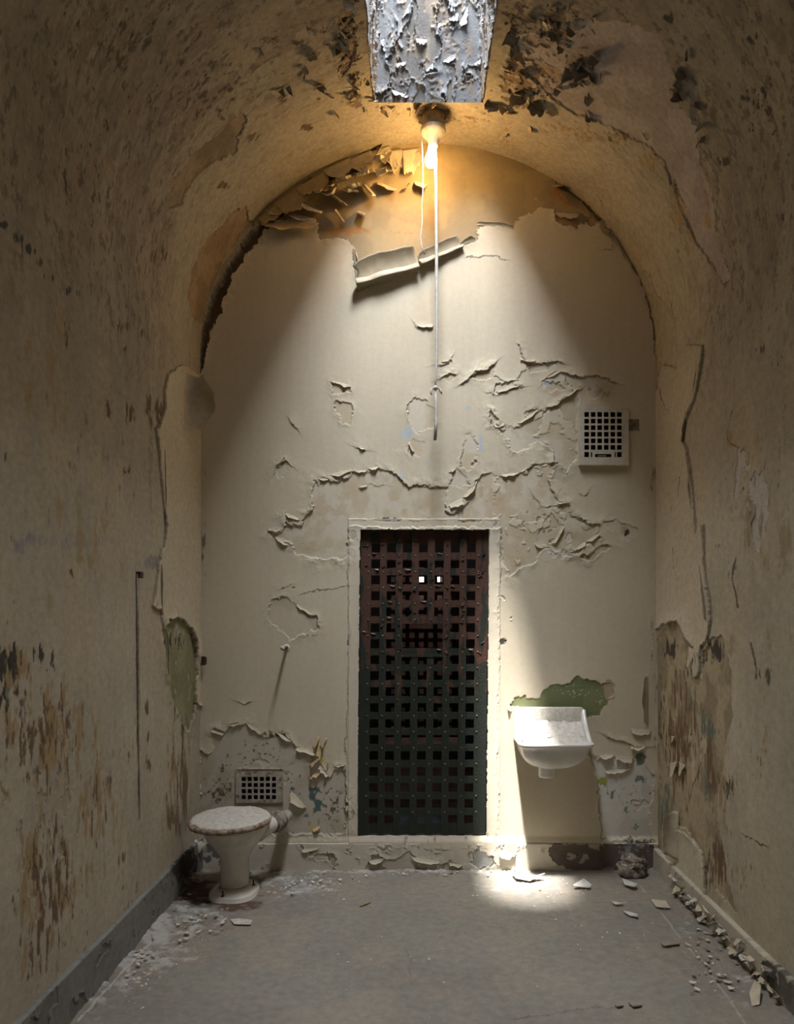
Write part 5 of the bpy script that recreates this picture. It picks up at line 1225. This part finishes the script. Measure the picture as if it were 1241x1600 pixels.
traced_chip([(360, 1440), (375, 1438), (395, 1441), (392, 1448), (366, 1447)], M_dust, 'oval cream flake on the floor in front of the toilet foot', .1)
o = tube('wooden_splinter', [floor_pt(562, 1416, .006), floor_pt(570, 1413, .008), floor_pt(580, 1409, .006)], [.003, .005, .003], mat('light_wood', (.42, .28, .12), (.32, .20, .08), 60, .7), None, 8)
tag(o, 'short brown wooden splinter on the floor in front of the door', 'splinter')
# rubble lump in the right corner
def lump(name, c, r, m, seed, sc=(1, 1, 1)):
    V = []; Fc = []; nu, nv = 20, 30
    for i in range(nu + 1):
        ph = math.pi * i / nu
        for j in range(nv):
            a = 2 * math.pi * j / nv; d = Vector((math.sin(ph) * math.cos(a), math.sin(ph) * math.sin(a), math.cos(ph)))
            q = 1 + .5 * (vn(np.array([d.x * 2.3 + 9]), np.array([d.y * 2.3 + d.z * 3 + 9]), seed)[0] - .5) + .35 * (vn(np.array([d.x * 4 + d.z * 3 + 9]), np.array([d.y * 4 + 9]), seed + 1)[0] - .5)
            V.append((d.x * r * q * sc[0], d.y * r * q * sc[1], max(-c[2] + .001, d.z * r * q * sc[2])))
    for i in range(nu):
        for j in range(nv): Fc.append((i * nv + j, i * nv + (j + 1) % nv, (i + 1) * nv + (j + 1) % nv, (i + 1) * nv + j))
    return mesh_obj(name, V, Fc, m, None, smooth=False, loc=c)
p = floor_pt(1003, 1385)
tag(lump('plaster_lump', (p.x + .0, 4.225, .048), .074, M_stone, 3, (1.1, .8, .85)), 'jagged brown plaster lump on the floor in the right back corner', 'rubble')
tag(lump('plaster_lump', (-1.215, 4.12, .022), .04, M_dust, 9, (1.1, 1, .7)), 'pale round plaster lump at the foot of the corner pipe', 'rubble')
p = floor_pt(232, 1446); tag(lump('plaster_lump', (p.x - .01, p.y, .025), .032, M_stone, 14, (1, 1.3, .9)), 'grey crumbled lump against the left skirting', 'rubble')
LUMPS = [(o.location.x, o.location.y, r_) for o, r_ in zip([o for o in bpy.data.objects if o.name.startswith('plaster_lump')], (.13, .07, .07))]
LUMPS = [(x, y, .13 if x > 0 else .07) for x, y, _ in LUMPS]
def near_lump(p): return any((p.x - x) ** 2 + (p.y - y) ** 2 < q * q for x, y, q in LUMPS)
# many small chips: a few shapes, copied
random.seed(5)
shapes = []
for k in range(7):
    n = random.randint(5, 8); rr = [RND(.5, 1.0) for _ in range(n)]
    pts = [(rr[i] * .014 * math.cos(2 * math.pi * i / n), rr[i] * .009 * math.sin(2 * math.pi * i / n)) for i in range(n)]
    shapes.append([chip_mesh('paint_chip', pts, m, RND(.5, 4), .0012) for m in (M_flake, M_flakew, M_flakeg)])
zones = ((300, 1440, 50, 34, 44, 'left'), (220, 1500, 26, 50, 44, 'left'), (470, 1385, 60, 16, 44, 'left'), (1110, 1500, 34, 60, 44, 'right'), (860, 1400, 100, 26, 26, 'mid'), (620, 1366, 180, 7, 34, 'back'), (640, 1500, 260, 50, 22, 'mid'), (950, 1480, 100, 50, 20, 'mid'))
LB = {'left': 'small pale paint chip among the debris along the left side of the floor', 'right': 'small paint chip in the debris along the right skirting', 'mid': 'tiny paint chip scattered on the open concrete floor', 'back': 'small paint chip at the foot of the back wall'}
GRP = {'left': 'paint chips along the left wall', 'right': 'paint chips along the right skirting', 'mid': 'paint chips on the open floor', 'back': 'paint chips at the foot of the back wall'}
cnt = 0; used_first = set()
for cx_, cy_, sx_, sy_, num, z_ in zones:
    for i in range(num):
        for _ in range(30):
            px_ = cx_ + random.gauss(0, .6) * sx_; py_ = cy_ + random.gauss(0, .6) * sy_
            if py_ < 1362: py_ = 1362 + RND(0, 8)
            p = floor_pt(px_, py_)
            if XL + .04 < p.x < XR - .05 and p.y < YB - .035 and ((p.x - tx) ** 2 + (p.y - ty) ** 2) ** .5 > .17 and not near_lump(p): break
        else: continue
        s = random.randrange(7); mi = random.choice([0, 0, 1, 1, 2]) if z_ != 'mid' else random.choice([1, 1, 2])
        src = shapes[s][mi]
        if (s, mi) in used_first:
            o = src.copy(); COL.objects.link(o)
        else: o = src; used_first.add((s, mi))
        sc_ = RND(.45, 1.5) if z_ != 'mid' else RND(.3, .8)
        o.location = (p.x, p.y, .007 + (.004 if z_ == 'left' else 0)); o.rotation_euler = (RND(-.25, .25), RND(-.25, .25), RND(0, 6.28)); o.scale = (sc_, sc_, 1)
        tag(o, LB[z_], 'paint chip', GRP[z_]); cnt += 1
for a_ in shapes:
    for o in a_:
        if 'label' not in o: bpy.data.objects.remove(o)
# crumbs and dust nobody could count
V = []; Fc = []
for cx_, cy_, sx_, sy_, num in ((280, 1450, 60, 40, 900), (200, 1510, 24, 50, 500), (470, 1385, 60, 18, 700), (640, 1364, 220, 6, 600), (1120, 1500, 40, 60, 700), (860, 1385, 90, 14, 250), (640, 1480, 320, 60, 350)):
    for i in range(num):
        px_ = cx_ + random.gauss(0, .7) * sx_; py_ = max(1361, cy_ + random.gauss(0, .7) * sy_); p = floor_pt(px_, py_)
        if not (XL + .025 < p.x < XR - .035 and p.y < YB - .022) or ((p.x - tx) ** 2 + (p.y - ty) ** 2) < .18 ** 2 or near_lump(p): continue
        r = .0012 + .003 * random.random() ** 3; k0 = len(V); a = RND(0, 6.28)
        q = [(math.cos(a + t) * r * RND(.6, 1.4), math.sin(a + t) * r * RND(.6, 1.4)) for t in (0, 2.1, 4.2)]
        z0 = .003 + RND(0, .004)
        V += [(p.x + x, p.y + y, z0) for x, y in q] + [(p.x, p.y, z0 + r * RND(.4, 1.0))]
        Fc += [(k0, k0 + 1, k0 + 3), (k0 + 1, k0 + 2, k0 + 3), (k0 + 2, k0, k0 + 3), (k0, k0 + 2, k0 + 1)]
o = mesh_obj('plaster_crumbs', V, Fc, M_dust, None, smooth=False)
tag(o, 'fine pale plaster crumbs strewn over the floor along the walls', 'debris', None, 'stuff')
